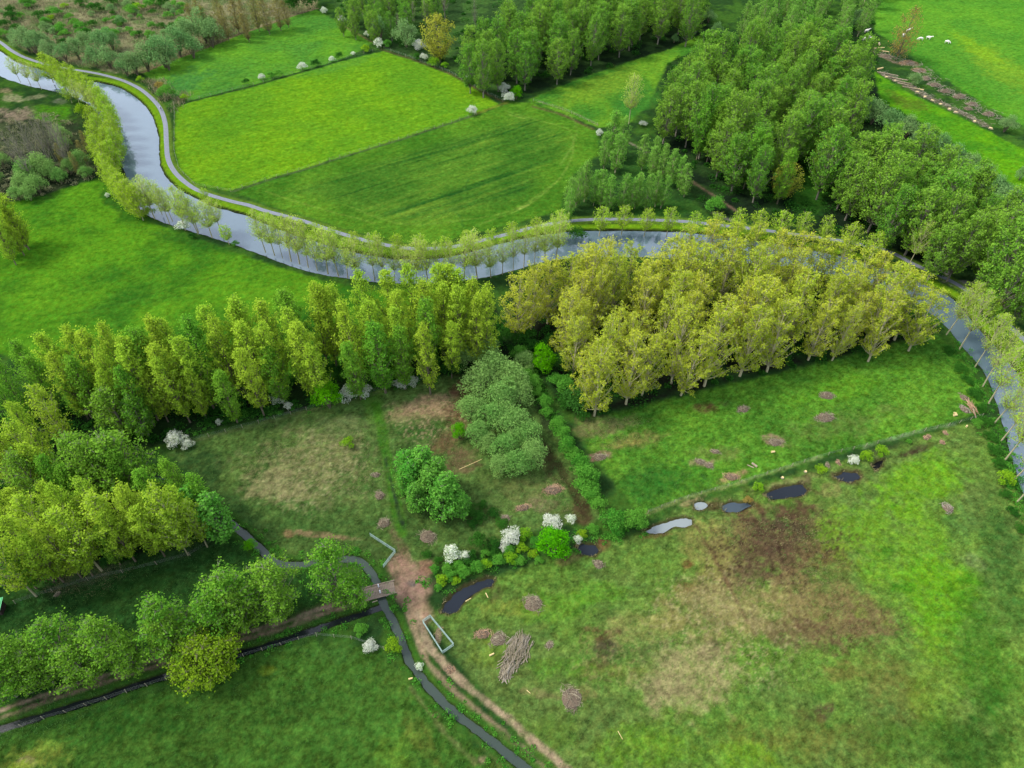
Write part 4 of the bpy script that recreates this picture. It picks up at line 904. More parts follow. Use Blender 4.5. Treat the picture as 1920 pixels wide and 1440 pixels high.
# canal rows
G = ('young_poplar', 'young round-headed poplars along the towpath')
for x, y in [(590, 418), (622, 424), (657, 431), (700, 434), (742, 436), (787, 439), (833, 441), (877, 431), (920, 426), (963, 415), (1007, 407)]:
    by_top('ball', x, y + 2, 8, *G, 'young round-headed poplar', 'the towpath row')
for x, y in [(1050, 393), (1130, 386), (1173, 384), (1217, 387), (1260, 388), (1305, 397), (1347, 397), (1392, 389), (1432, 395), (1475, 395), (1515, 398), (1560, 405), (1607, 418), (1650, 434)]:
    by_top('ball', x, y + 2, 10.5, *G, 'young round-headed poplar', 'the towpath row')
for x, y in [(1838, 530), (1872, 555), (1895, 592), (1915, 640), (1945, 690)]:
    by_top('ball', x, y, 9, *G, 'young round-headed poplar', 'the towpath row')
for x, y in [(380, 352), (500, 398), (535, 408), (560, 412)]:
    by_top('ball', x, y, 5, *G, 'young round-headed poplar', 'the towpath row')
G = ('young_poplar', 'thin pale poplars on the near canal bank')
for i, (x, y) in enumerate([(515, 477), (546, 488), (578, 499), (615, 511), (652, 519), (721, 527), (760, 530), (803, 530), (848, 526), (895, 522), (942, 513), (982, 501), (1022, 491), (372, 437), (262, 398), (290, 408), (318, 418), (348, 430), (398, 444), (498, 471), (530, 482), (562, 493), (595, 505), (635, 516), (668, 521), (703, 525), (740, 529), (780, 530), (825, 528), (870, 524), (920, 519), (962, 507), (1002, 494), (1042, 487)]):
    by_base('thin' if i % 3 else 'pale', x, y + 2, [14, 16, 12.5, 15][i % 4], *G, 'thin pale half-bare poplar', 'the near canal bank', wide=1.15)
by_base('ball', 430, 458, 7, 'poplar_tree', None, '', '', label='very small yellow-green sapling at the near canal edge')
G = ('young_poplar', 'tall thin poplars along the canal at the right edge')
for i, (x, y) in enumerate([(1774, 628), (1798, 656), (1828, 688), (1843, 724), (1853, 757), (1864, 794), (1877, 827), (1884, 863), (1897, 902), (1906, 942)]):
    by_base('thin', x, y, [18, 19, 17][i % 3], *G, 'tall thin pale poplar', 'the right edge canal row', wide=1.1)
by_base('thin', 1700, 505, 17, 'young_poplar', 'tall thin poplars along the canal at the right edge', 'tall thin pale poplar', 'the right edge canal row')
G = ('poplar_tree', 'dense yellow poplars crowding the canal bend at left')
for x, y in [(75, 98), (90, 106), (104, 112), (118, 118), (132, 124), (146, 133), (158, 142), (170, 152), (182, 164), (190, 178), (196, 194), (202, 212), (165, 198), (172, 214), (168, 234), (174, 252), (181, 270), (188, 286), (198, 300), (208, 314), (218, 326), (230, 338), (242, 348), (186, 238), (196, 262), (110, 135), (195, 228), (206, 240)]:
    by_top('canal', x, y, 12.5, *G, 'dense yellow-green poplar', 'the canal bend clump')
by_ball('lime', 152, 208, 13, 'poplar_tree', None, '', '', label='round bright yellow-green tree left of the dense canal bend poplars', flat=1.5)
for x, y in [(35, 112), (55, 118), (15, 105), (130, 150), (150, 156), (168, 166)]:
    by_top('pale', x, y, 11, 'young_poplar', 'see-through pale poplars over the water at far left', 'see-through pale poplar', 'the far left canal bank')
for x, y in [(280, 340), (300, 352), (325, 362), (262, 338), (395, 372), (350, 372)]:
    by_top('pale', x, y, 12, *('young_poplar', 'thin pale poplars on the near canal bank'), 'thin pale half-bare poplar', 'the near canal bank')
# bottom row beside the farm track
G = ('poplar_tree', 'broad green trees along the farm track'); PT = 'the farm track row'
for x, y, h in [(-10, 1205, 15), (70, 1173, 15), (40, 1225, 12), (176, 1163, 16), (215, 1200, 12), (275, 1127, 16), (298, 1165, 13), (398, 1082, 16), (385, 1125, 14), (432, 1110, 13), (480, 1068, 15), (505, 1100, 12), (-50, 1240, 14), (120, 1215, 12)]:
    by_top('broad', x, y, h, *G, 'broad light green tree', PT)
by_top('broad', 612, 1028, 18, 'poplar_tree', None, '', '', label='largest light green tree, beside the track bridge over the brook', wide=.95)
by_top('broad', 655, 1075, 12, 'poplar_tree', None, '', '', label='lower green tree just left of the brook below the bridge')
by_ball('oak', 388, 1232, 62, 'oak_tree', None, '', '', label='wide yellow-olive oak at the ditch edge in front of the track row')
# rough plot trees
G = ('willow_tree', 'grey-green willows in the fenced plot')
for x, y, r in [(905, 655, 30), (872, 672, 24), (925, 690, 32), (960, 712, 30), (900, 715, 32), (940, 745, 32), (975, 738, 24), (885, 765, 24), (925, 780, 28), (893, 812, 22), (960, 790, 30), (990, 815, 26), (950, 835, 28), (1000, 850, 28), (940, 872, 22), (975, 868, 26), (985, 678, 20), (915, 830, 18)]:
    by_ball('willow', x, y, r * 1.12, *G, 'grey-green billowing willow', 'the fenced plot')
by_ball('maple', 860, 810, 17, 'shrub', None, '', '', label='small round vivid green bush at the left side of the grey-green willows', flat=1.2)
by_ball('lime', 651, 830, 14, 'hawthorn_bush', None, '', '', label='small lone yellow-green bush in the middle of the straw-patched plot', flat=1.1)
G = ('poplar_tree', 'fresh green trees in the middle of the fenced plot')
for x, y, h in [(762, 846, 11), (790, 842, 13), (752, 885, 8), (818, 862, 12), (846, 890, 12), (800, 880, 12), (826, 902, 12), (778, 905, 10), (860, 925, 8), (770, 868, 12)]:
    by_top('fresh', x, y, h, *G, 'fresh green tree', 'the clump in the plot middle', wide=1.15)
G = ('shrub', 'green hedge along the ditch right of the fenced plot')
for x, y, r in [(975, 662, 13), (984, 682, 14), (993, 700, 14), (1003, 718, 14), (1012, 736, 15), (1022, 752, 14), (1030, 772, 15), (1042, 795, 17), (1054, 815, 18), (1064, 833, 19), (1078, 850, 20), (1088, 870, 20), (1097, 890, 19), (1104, 910, 20), (1112, 928, 19), (1118, 945, 17), (1148, 975, 24), (1187, 972, 22), (1046, 712, 16), (1060, 722, 18)]:
    r *= [1.2, 1.4, 1.05, 1.3, 1.0, 1.25][int(x) % 6]
    by_ball('hedge', x + [3, -4, 0][int(y) % 3], y, r, *G, 'mid green hedge bush', 'the diagonal hedge', flat=[1.1, .85, 1.3][int(y) % 3])
by_ball('speckled', 1082, 748, 26, 'hawthorn_bush', None, '', '', label='dark bush speckled with white blossom at the left corner of the golden wood', flat=1.1)
by_ball('speckled', 1055, 675, 20, 'hawthorn_bush', None, '', '', label='dark blossom-speckled bush right of the vivid lime-green tree')
by_ball('maple', 1018, 672, 27, 'maple_tree', None, '', '', label='vivid lime-green tree between the willows and the golden wood', flat=1.4)
by_ball('maple', 613, 742, 30, 'maple_tree', None, '', '', label='bright green round tree at the front edge of the central plantation', flat=1.2)
for x, y, r in [(838, 655, 24), (820, 680, 20), (850, 690, 22), (865, 640, 16), (795, 690, 16)]:
    by_ball('shrub', x, y, r, 'shrub', 'dark green bushes left of the willows', 'dark green bush', 'the bushes left of the willows', flat=1.2)
G = ('shrub', 'dark green bushes in the gap between plantation and golden wood')
for x, y, r in [(930, 640, 18), (955, 625, 20), (985, 630, 22), (1000, 650, 16), (1030, 640, 18), (940, 605, 14), (1070, 690, 18), (1100, 720, 20), (1110, 750, 22), (1060, 755, 16), (1095, 780, 14), (1130, 770, 12)]:
    by_ball('shrub', x, y, r, *G, 'dark green bush', 'the plantation gap')
by_ball('white', 972, 618, 8, 'hawthorn_bush', None, '', '', label='little white hawthorn in the gap behind the vivid lime-green tree')
# hedge at the bottom of the plot
by_ball('maple', 1040, 1017, 38, 'maple_tree', None, '', '', label='large round bright green maple in the hedge below the plot', flat=1.1)
by_ball('shrub', 897, 1015, 20, 'shrub', None, '', '', label='dark round bush between two white hawthorns in the bottom hedge', flat=1.2)
by_ball('white', 958, 1006, 20, 'hawthorn_bush', None, '', '', label='white hawthorn left of the large round maple in the bottom hedge')
by_ball('white', 848, 1036, 21, 'hawthorn_bush', None, '', '', label='white hawthorn nearest the earth yard in the bottom hedge')
by_ball('white', 872, 1042, 14, 'hawthorn_bush', None, '', '', label='small white hawthorn touching the right side of the yard hawthorn')
by_ball('white', 1035, 978, 20, 'hawthorn_bush', None, '', '', label='white hawthorn just behind the large round maple', flat=.7)
by_ball('white', 1070, 972, 12, 'hawthorn_bush', None, '', '', label='small white hawthorn behind the right shoulder of the large maple')
by_ball('white', 1084, 1010, 9, 'hawthorn_bush', None, '', '', label='tiny white hawthorn at the right foot of the large maple')
by_ball('white', 945, 1026, 9, 'hawthorn_bush', None, '', '', label='tiny white hawthorn low in the bottom hedge below the dark bushes')
G = ('shrub', 'low green bushes of the bottom hedge')
for kn, x, y, r in [('hedge', 870, 1072, 15), ('hedge', 895, 1064, 16), ('lime', 912, 1058, 14), ('hedge', 935, 1050, 16), ('lime', 958, 1046, 16), ('hedge', 975, 1052, 12), ('lime', 985, 1000, 16), ('shrub', 925, 1018, 13), ('shrub', 925, 1036, 13), ('lime', 828, 1086, 13), ('hedge', 845, 1078, 13), ('hedge', 815, 1065, 10), ('shrub', 800, 1040, 10), ('lime', 1000, 1038, 12), ('hedge', 860, 1058, 12), ('hedge', 822, 1100, 9), ('shrub', 885, 1040, 13), ('hedge', 910, 1036, 12), ('hedge', 955, 1030, 12), ('lime', 978, 1026, 13), ('shrub', 875, 1052, 12), ('hedge', 1004, 1016, 14), ('shrub', 822, 1050, 10), ('hedge', 838, 1064, 11), ('lime', 855, 1088, 10), ('hedge', 1010, 1050, 10), ('lime', 1092, 1000, 11), ('hedge', 1112, 990, 11)]:
    by_ball(kn, x, y, r, *G, {'hedge': 'mid green low bush', 'lime': 'light green low bush', 'shrub': 'dark green low bush'}[kn], 'the hedge below the plot', flat=.9)
G = ('shrub', 'dark scrub behind the bottom hedge')
for x, y, r in [(880, 955, 16), (900, 968, 16), (925, 962, 14), (905, 945, 12), (940, 980, 12), (885, 982, 12)]:
    by_ball('shrub', x, y, r, *G, 'low dark scrub bush', 'the scrub below the fresh trees', flat=.6)
# hawthorns along the plantation edge
for x, y, r, l in [(328, 822, 22, 'large white hawthorn at the left end of the plantation edge'), (350, 832, 12, 'small white hawthorn against the right side of the large left one'), (520, 748, 14, 'half-hidden white hawthorn under the middle of the plantation edge'), (410, 790, 8, 'tiny white hawthorn low on the plantation edge'), (655, 735, 20, 'white hawthorn just right of the bright green plantation edge tree'), (680, 732, 17, 'second white hawthorn right of the bright green plantation edge tree'), (750, 718, 14, 'small white hawthorn near the plot corner fence'), (773, 714, 14, 'white hawthorn left of the dark bushes on the plantation edge'), (540, 760, 9, 'tiny white hawthorn between plantation and plot, left of the bright tree')]:
    by_ball('white', x, y, r, 'hawthorn_bush', None, '', '', label=l)
# brook and ditch bushes
by_ball('white', 693, 1210, 14, 'hawthorn_bush', None, '', '', label='white-flowering bush left of the brook below the big tree')
by_ball('lime', 737, 1209, 18, 'shrub', None, '', '', label='round yellow-green bush on the left bank of the brook', flat=1.2)
by_ball('white', 786, 1248, 8, 'hawthorn_bush', None, '', '', label='tiny pale bush between the brook and the earth track')
by_ball('maple', 469, 1021, 14, 'shrub', None, '', '', label='small bright green bush beside the upper brook')
by_ball('speckled', 195, 1053, 12, 'shrub', None, '', '', label='small grey-green bush at the foot of the left plantation')
by_ball('hedge', 675, 1180, 16, 'shrub', None, '', '', label='green bush on the brook bank below the large track tree', flat=.8)
# bushes by the ponds and along the right fence
for kn, x, y, r, l in [('white', 1601, 862, 11, 'pale flowering bush, leftmost of the three between muddy pond and fence'), ('lime', 1626, 854, 14, 'light green bush, middle of the three between muddy pond and fence'), ('lime', 1654, 845, 13, 'yellow-green bush, rightmost of the three above the small black pool'), ('lime', 1541, 880, 11, 'small yellow-green bush left of the muddy pond'), ('lime', 1423, 912, 12, 'small pale green bush touching the largest dark pond'), ('orangebush', 1402, 936, 10, 'orange-brown bush at the end of the blue-grey pond'), ('hedge', 1832, 794, 12, 'round green bush at the right end of the pasture fence'), ('lime', 1888, 896, 17, 'yellow-green bush at the canal foot near the right edge'), ('hedge', 1705, 828, 6, 'tiny green bush by the fence right of the yellow-green trio')]:
    by_ball(kn, x, y, r, 'shrub' if kn != 'white' else 'hawthorn_bush', None, '', '', label=l)
G = ('shrub', 'dark hedge between the right canal row and the pastures')
for x, y in [(1800, 690), (1815, 712), (1828, 738), (1840, 765), (1850, 790), (1858, 818), (1866, 845), (1876, 868), (1886, 925), (1900, 958), (1915, 990), (1780, 655)]:
    by_ball('shrub', x, y, 14, *G, 'dark low hedge bush', 'the dark hedge beside the right canal row', flat=.5)
# waterside bushes
for kn, x, y, r, l in [('lime', 278, 398, 13, 'olive-green bush at the near water edge below the canal bend'), ('white', 342, 422, 13, 'white hawthorn at the near water edge left of the thin poplars'), ('white', 201, 365, 6, 'tiny white bush at the meadow edge under the dense poplars'), ('hedge', 440, 456, 7, 'tiny green bush on the near canal bank'), ('shrub', 1083, 440, 18, 'dark olive bush over the water between two towpath poplars'), ('shrub', 360, 442, 8, 'low dark bush on the near canal bank below the white hawthorn')]:
    by_ball(kn, x, y, r, 'shrub' if kn != 'white' else 'hawthorn_bush', None, '', '', label=l)
# field hedge between the far meadows
for kn, x, y, r, l in [('shrub', 461, 153, 8, 'first green bush from the left on the far hedge line'), ('white', 490, 144, 7, 'pale flowering bush, second on the far hedge line'), ('hedge', 507, 140, 8, 'green bush, third on the far hedge line'), ('hedge', 523, 137, 8, 'green bush, fourth on the far hedge line'), ('white', 566, 124, 10, 'white-flowered bush in the middle of the far hedge line'), ('shrub', 591, 118, 9, 'green bush right of the middle white one on the far hedge line'), ('white', 622, 110, 7, 'small white bush on the right part of the far hedge line'), ('shrub', 636, 104, 9, 'dark green bush right of the small white one on the far hedge'), ('white', 662, 100, 5, 'tiny pale bush near the right end of the far hedge'), ('lime', 684, 91, 10, 'light green bush at the right end of the far hedge'), ('lime', 345, 182, 8, 'light green bush at the left end of the far hedge'), ('white', 711, 80, 12, 'broad white hawthorn at the top corner of the bright meadow'), ('hedge', 725, 82, 9, 'green bush against the corner hawthorn of the bright meadow'),
                       ('white', 785, 84, 13, 'white hawthorn left of the amber tree'), ('white', 795, 107, 9, 'white hawthorn below the amber tree at the meadow edge'), ('lime', 814, 116, 12, 'light green bush on the upper edge of the bright meadow'), ('shrub', 782, 105, 8, 'dull green bush left of the white hawthorn at the meadow edge'), ('white', 877, 142, 5, 'tiny white bush on the ditch line left of the corner bushes'), ('white', 945, 164, 12, 'hawthorn with green base behind the whitest corner bush'), ('white', 953, 182, 12, 'whitest round hawthorn where the three far meadows meet'), ('maple', 968, 173, 14, 'dark yellow-green bush beside the whitest meeting corner hawthorn'), ('white', 885, 206, 12, 'lone pale hawthorn on the line between bright and mown meadow'), ('white', 1124, 248, 9, 'white hawthorn at the right corner of the mown meadow'), ('white', 1206, 232, 8, 'small white hawthorn under the lone wispy poplar'), ('white', 688, 63, 7, 'small white bush right of the far meadow edge'), ('white', 607, 19, 8, 'white hawthorn at the far top corner of the far meadow'), ('white', 640, 36, 8, 'white hawthorn on the upper right edge of the far meadow'), ('lime', 908, 147, 8, 'small upright yellow-green bush left of the corner bushes'), ('lime', 834, 122, 8, 'small dull bush at the upper meadow edge beside the light green one')]:
    by_ball(kn, x, y, r, 'shrub' if kn != 'white' else 'hawthorn_bush', None, '', '', label=l)
by_ball('amber', 823, 72, 27, 'poplar_tree', None, '', '', label='rounded amber-yellow tree at the edge of the upper middle wood', flat=1.1)
by_ball('bluewillow', 760, 62, 26, 'willow_tree', None, '', '', label='grey-green willow left of the amber tree')
by_ball('bluewillow', 712, 55, 18, 'willow_tree', None, '', '', label='tall grey-green willow above the corner hawthorn', flat=1.3)
for x, y, h in [(770, 2, 14), (796, 0, 14), (832, -25, 16), (890, 0, 14), (745, 25, 10)]:
    by_top('bare', x, y, h, 'bare_tree', 'leafless grey-brown trees at the top middle', 'leafless grey-brown tree', 'the top middle copse')
# top left wetland
G = ('broadleaf_tree', 'brown-leaved trees behind the wetland')
for x, y, h in [(378, 12, 16), (398, -8, 18), (412, 10, 16), (430, -12, 18), (448, 0, 17), (470, -15, 18), (490, -10, 18), (512, -16, 18), (365, -5, 17), (350, 5, 14), (455, 25, 13), (395, 28, 12), (530, -8, 15)]:
    by_top('rust', x, y, h, *G, 'brownish thin-leaved tree', 'the far edge of the wetland')
for x, y, r in [(565, 0, 22), (545, 8, 18), (590, -8, 20)]:
    by_ball('shrub', x, y, r, 'shrub', 'dark green bushes at the top corner of the far meadow', 'dark rounded bush', 'the top corner of the far meadow', flat=1.2)
G = ('willow_tree', 'grey-green willows of the wetland')
for x, y, r in [(300, 95, 24), (270, 108, 20), (330, 78, 22), (352, 62, 22), (378, 48, 24), (392, 62, 20), (250, 118, 18), (232, 122, 16), (310, 108, 18), (358, 88, 16), (200, 108, 16), (185, 80, 18), (160, 78, 15), (205, 72, 16), (140, 90, 16), (118, 98, 14), (60, 82, 16), (45, 74, 18), (30, 70, 12), (90, 92, 14), (175, 105, 14), (75, 75, 14)]:
    by_ball('bluewillow', x, y, r * 1.32, *G, 'grey-green willow', 'the upper left wetland')
G = ('shrub', 'scattered bushes of the wetland')
for kn, x, y, r in [('shrub', 178, 14, 15), ('hedge', 100, 22, 14), ('shrub', 75, 28, 14), ('hedge', 50, 5, 14), ('lime', 95, 32, 8), ('hedge', 245, 18, 14), ('lime', 258, 12, 12), ('shrub', 220, 42, 10), ('hedge', 262, 30, 7), ('bluewillow', 85, 50, 14), ('bluewillow', 100, 58, 10), ('hedge', 150, 48, 12), ('hedge', 160, 58, 10), ('shrub', 60, 62, 9), ('hedge', 120, 62, 10), ('hedge', 280, 64, 12), ('shrub', 20, 30, 16), ('hedge', 5, 62, 12), ('shrub', 5, 45, 14), ('shrub', 305, 5, 14), ('hedge', 290, 0, 14), ('shrub', 210, 2, 14), ('lime', 120, 10, 8), ('shrub', 150, 5, 12), ('hedge', 315, 28, 10), ('hedge', 338, 24, 10), ('shrub', 30, 50, 10), ('hedge', 200, 55, 8), ('hedge', 130, 30, 9)]:
    by_ball(kn, x, y, r, *G, {'shrub': 'dark bush', 'hedge': 'mid green bush', 'lime': 'light green bush', 'bluewillow': 'blue-grey bush'}[kn], 'the upper left wetland reeds', flat=.75)
by_ball('hedge', 310, 172, 16, 'shrub', None, '', '', label='olive bush between the towpath and the far meadow corner')
by_ball('lime', 262, 148, 8, 'shrub', None, '', '', label='small green bush beside the towpath where it meets the far meadow')
by_ball('orangebush', 298, 160, 12, 'shrub', None, '', '', label='tawny low bush beside the towpath bend')
r_ = np.random.default_rng(31)
for i in range(64):
    x, y = r_.uniform(0, 360), r_.uniform(2, 92)
    if y > 70 and x > 120 or y > 22 + .25 * x and x < 60: continue
    kn = ['hedge', 'bluewillow', 'shrub', 'hedge', 'bluewillow'][i % 5]
    by_ball(kn, x, y, r_.uniform(6, 13), *G, {'shrub': 'dark bush', 'hedge': 'mid green bush', 'bluewillow': 'blue-grey bush'}[kn], 'the upper left wetland reeds', flat=.75)
# left marsh copse
G = ('bare_tree', 'leafless pale trunks of the left marsh copse')
for i, (x, y) in enumerate([(14, 235), (30, 225), (45, 232), (55, 222), (66, 214), (74, 210), (84, 222), (92, 235), (70, 232), (38, 245), (20, 258), (102, 232), (-4, 240), (58, 240), (86, 214)]):
    by_top('bare', x, y, [15, 17, 14][i % 3], *G, 'leafless pale-trunked tree', 'the left marsh copse')
G = ('willow_tree', 'grey-green willows at the meadow edge of the marsh copse')
for x, y, r in [(50, 320, 20), (75, 312, 22), (95, 322, 18), (40, 342, 18), (68, 345, 18), (110, 330, 14), (30, 362, 14), (52, 362, 14), (150, 300, 18), (128, 312, 14), (160, 322, 12), (112, 252, 16), (120, 270, 14), (0, 300, 14), (-8, 330, 14)]:
    by_ball('willow', x, y, r * 1.1, *G, 'grey-green willow', 'the left marsh copse edge')
G = ('poplar_tree', 'yellow-green trees cut by the left picture edge')
for x, y, h in [(-5, 370, 17), (12, 392, 14), (-15, 420, 14), (15, 425, 10), (-30, 380, 18)]:
    by_top('yellow', x, y, h, *G, 'yellow-green tree', 'the left picture edge clump', wide=1.5)
for x, y, h in [(145, 262, 9), (130, 285, 9), (150, 245, 8), (100, 270, 9)]:
    by_top('rust', x, y, h, 'poplar_tree', 'small brown trees beside the dense canal poplars', 'small brownish tree', 'the marsh copse right side')
# debris strip and cattle pasture
by_ball('orange', 1700, 62, 24, 'poplar_tree', None, '', '', label='thin orange-brown tree on the cattle pasture edge', flat=1.3)
by_ball('bluewillow', 1715, 148, 13, 'shrub', None, '', '', label='grey-green regrowing bush on the branch heaps')
by_ball('bluewillow', 1890, 232, 17, 'shrub', None, '', '', label='large grey-green bush at the right end of the felled strip')
by_ball('bluewillow', 1918, 325, 14, 'shrub', None, '', '', label='grey-green bush at the right picture edge beyond the wood')
for x, y, h in [(1620, -45, 17), (1655, -60, 17), (1600, -40, 15)]:
    by_top('pale', x, y, h, 'poplar_tree', 'thin tall trunks at the top beside the cattle pasture', 'thin tall bare-stemmed poplar', 'the top edge beside the cattle')
G = ('willow_tree', 'grey willows at the far end of the wood')
for x, y, r in [(1610, 30, 14), (1595, 42, 12), (1345, 55, 14), (1330, 30, 12), (1265, 72, 9), (1300, 60, 8)]:
    by_ball('bluewillow', x, y, r, *G, 'grey-green willow', 'the far end of the upper wood')

ORD = ['', 'first', 'second', 'third', 'fourth', 'fifth', 'sixth', 'seventh', 'eighth', 'ninth', 'tenth', 'eleventh', 'twelfth', 'thirteenth', 'fourteenth', 'fifteenth', 'sixteenth', 'seventeenth', 'eighteenth', 'nineteenth', 'twentieth'] + ['twenty-' + s for s in ['first', 'second', 'third', 'fourth', 'fifth', 'sixth', 'seventh', 'eighth', 'ninth']] + ['thirtieth'] + ['thirty-' + s for s in ['first', 'second', 'third', 'fourth', 'fifth', 'sixth', 'seventh', 'eighth', 'ninth']] + ['fortieth']
def name_by_place(items, is_row):
    """items: dicts with x, y, h, look, place -> a label each, by row from the front and order from the left"""
    from collections import defaultdict
    G_ = defaultdict(list)
    for p in items: G_[(p['look'], p['place'])].append(p)
    for (look, place), L_ in G_.items():
        L_.sort(key=lambda p: p['y'])
        n = len(L_); nr = 1 if is_row(place) or n <= 16 else math.ceil(n / 13)
        for r_ in range(nr):
            part = L_[r_ * n // nr:(r_ + 1) * n // nr]
            part.sort(key=lambda p: proj(np.array([p['x']]), np.array([p['y']]), p['h'] * .6)[0][0])
            rn = '' if nr == 1 else (' in the front rank' if r_ == 0 else ' in the rearmost rank' if r_ == nr - 1 else f' in the {ORD[r_ + 1]} rank')
            for i, p in enumerate(part):
                if len(part) == 1: o = ' alone'
                else: o = f', {ORD[i + 1]} from left' if i else ', leftmost'
                p['label'] = f'{look}{o}{rn} of {place}' if len(part) > 1 or nr > 1 else f'{look} in {place}'
name_by_place([p for p in PLANTS if not p['label']], lambda s: 'row' in s.split() or 'bank' in s)

CAT = {'broadleaf_tree': 'tree', 'young_poplar': 'tree', 'slender_poplar': 'tree', 'poplar_tree': 'tree', 'willow_tree': 'tree', 'oak_tree': 'tree', 'maple_tree': 'tree', 'bare_tree': 'tree', 'shrub': 'bush', 'hawthorn_bush': 'bush'}
cnt = {}
rp = np.random.default_rng(5)
for p in PLANTS:
    K_ = KINDS[p['kn']]
    i = cnt.get(p['kn'], int(rp.integers(0, 5))); cnt[p['kn']] = i + 1
    crown, trunk = K_['meshes'][i % K_['n']]
    s = p['h'] / K_['H']; w = s * p['wide'] * rp.uniform(.86, 1.14)
    gz = -.12
    root_xyz = (p['x'], p['y'], gz)
    rz = rp.uniform(0, 6.28)
    lean = (rp.normal(0, .035), rp.normal(0, .035))
    if trunk is None:
        o = obj(p['name'], crown, None, root_xyz, rz, (w, w, s))
    else:
        o = obj(p['name'], None, None, root_xyz, rz, (w, w, s))
        obj('trunk', trunk, o); obj('crown', crown, o)
    if trunk is not None: o.rotation_euler = (lean[0], lean[1], rz)
    tag(o, p['label'], CAT[p['name']], p['group'])
from collections import Counter
print('plants', len(PLANTS), Counter(p['group'] for p in PLANTS if p['name'] == 'poplar_tree'))

# ------------------------------------------------------------------ ground cover: scrub under the woods, tussocks, reeds
def scatter_in(P, n, r):
    wp = W(P); x0, y0 = wp.min(0); x1, y1 = wp.max(0)
    x = r.uniform(x0, x1, n * 3); y = r.uniform(y0, y1, n * 3)
    m = poly_sd0(x, y, wp) < 0
    return np.c_[x[m], y[m]][:n]
def cover(name, areas, lmat, size, clump, per, zmax, seed, label, cat):
    r = np.random.default_rng(seed); pts = []
    for P, n in areas:
        C = scatter_in(P, n, r) if not isinstance(P, np.ndarray) else P
        if not len(C): continue
        k = r.integers(int(per * .5), int(per * 1.5), len(C))
        idx = np.repeat(np.arange(len(C)), k)
        s = clump * r.uniform(.5, 1.4, len(C))[idx]
        d = r.normal(size=(len(idx), 3)); d /= np.linalg.norm(d, axis=1)[:, None]; d *= r.uniform(.5, 1, (len(idx), 1))
        q = np.c_[C[idx] + d[:, :2] * s[:, None], np.abs(d[:, 2]) * s * zmax - .1]
        pts.append(q)
    V, F = leaves(np.vstack(pts), size, up=.6, seed=seed)
    return tag(obj(name, mesh_np(name, V, F, [M[lmat]])), label, cat, kind='stuff')
def along(P, n, w, seed):
    L_ = smooth_line(W(P), 5); r = np.random.default_rng(seed)
    s = np.cumsum(np.r_[0, np.hypot(*np.diff(L_, axis=0).T)]); q = r.uniform(0, s[-1], n)
    return np.c_[np.interp(q, s, L_[:, 0]), np.interp(q, s, L_[:, 1])] + r.normal(0, w, (n, 2))
def off_water(C):
    """keep tussocks off the water and tracks"""
    keep = np.ones(len(C), bool)
    for nm, P, wd, _ in DITCHES: keep &= seg_dist0(C[:, 0], C[:, 1], smooth_line(W(P), 4)) > wd * .5 + .45
    for P, *_ in PONDS: keep &= poly_sd0(C[:, 0], C[:, 1], W(P)) > .4
    return C[keep]
cover('undergrowth', [(FLOORS[4][0], 420), (FLOORS[5][0], 330), (FLOORS[6][0], 300), (FLOORS[3][0], 420), (FLOORS[2][0], 160), (FLOORS[1][0], 160)],
      'leaf_shrub', .5, 1.9, 110, .9, 61, 'dark green scrub growing under the woods', 'undergrowth')
cover('marsh_scrub', [(FLOORS[7][0], 150)], 'leaf_bare', .4, 1.6, 70, .8, 62, 'brownish brush between the bare trunks of the left marsh', 'undergrowth')
cover('bank_scrub', [(off_water(along(DITCHES[0][1], 330, 1.6, 171)), 0), (off_water(along([(800, 1100), (850, 1075), (930, 1050), (1000, 1035), (1060, 1030), (1140, 1000), (1200, 985)], 130, 1.3, 172)), 0), (off_water(along([(330, 830), (420, 790), (560, 765), (710, 728), (860, 700)], 110, 1.0, 173)), 0), (off_water(along([(1790, 650), (1840, 740), (1880, 850), (1930, 980)], 260, 1.6, 174)), 0), (along([(975, 665), (1003, 718), (1042, 795), (1078, 850), (1104, 910), (1120, 950)], 170, .8, 177), 0), (off_water(along([(445, 1228), (560, 1188), (660, 1160)], 60, .8, 175)), 0)],
      'leaf_hedge', .26, .75, 60, .8, 176, 'low leafy scrub along the ditches and hedge feet', 'undergrowth')
M['reed'] = rough_mat('reed', (196, 178, 134), (140, 136, 84), .4, .5, .95, island=.7)
M['grass_blade'] = rough_mat('grass_blade', (96, 146, 44), (52, 108, 26), .5, .5, .95, island=.9)
M['straw_blade'] = rough_mat('straw_blade', (176, 160, 110), (118, 122, 66), .5, .5, .95, island=.9)
def blades(name, areas, mat, hh, wd, per, spread, seed, label, cat):
    r = np.random.default_rng(seed); C = []
    for P, n in areas: C.append(scatter_in(P, n, r) if not isinstance(P, np.ndarray) else P)
    C = np.vstack(C); idx = np.repeat(np.arange(len(C)), per)
    b = C[idx] + r.normal(0, spread, (len(idx), 2))
    z = np.full(len(idx), -.12)
    a = r.uniform(0, 6.28, len(idx)); h = hh * r.uniform(.5, 1.3, len(idx)); ln = r.normal(0, .45, (len(idx), 2)) * h[:, None]
    dx, dy = np.cos(a) * wd, np.sin(a) * wd
    V = np.stack([np.c_[b[:, 0] - dx, b[:, 1] - dy, z], np.c_[b[:, 0] + dx, b[:, 1] + dy, z], np.c_[b[:, 0] + ln[:, 0], b[:, 1] + ln[:, 1], z + h]], 1).reshape(-1, 3)
    return tag(obj(name, mesh_np(name, V, np.arange(len(V)).reshape(-1, 3), [M[mat]])), label, cat, kind='stuff')
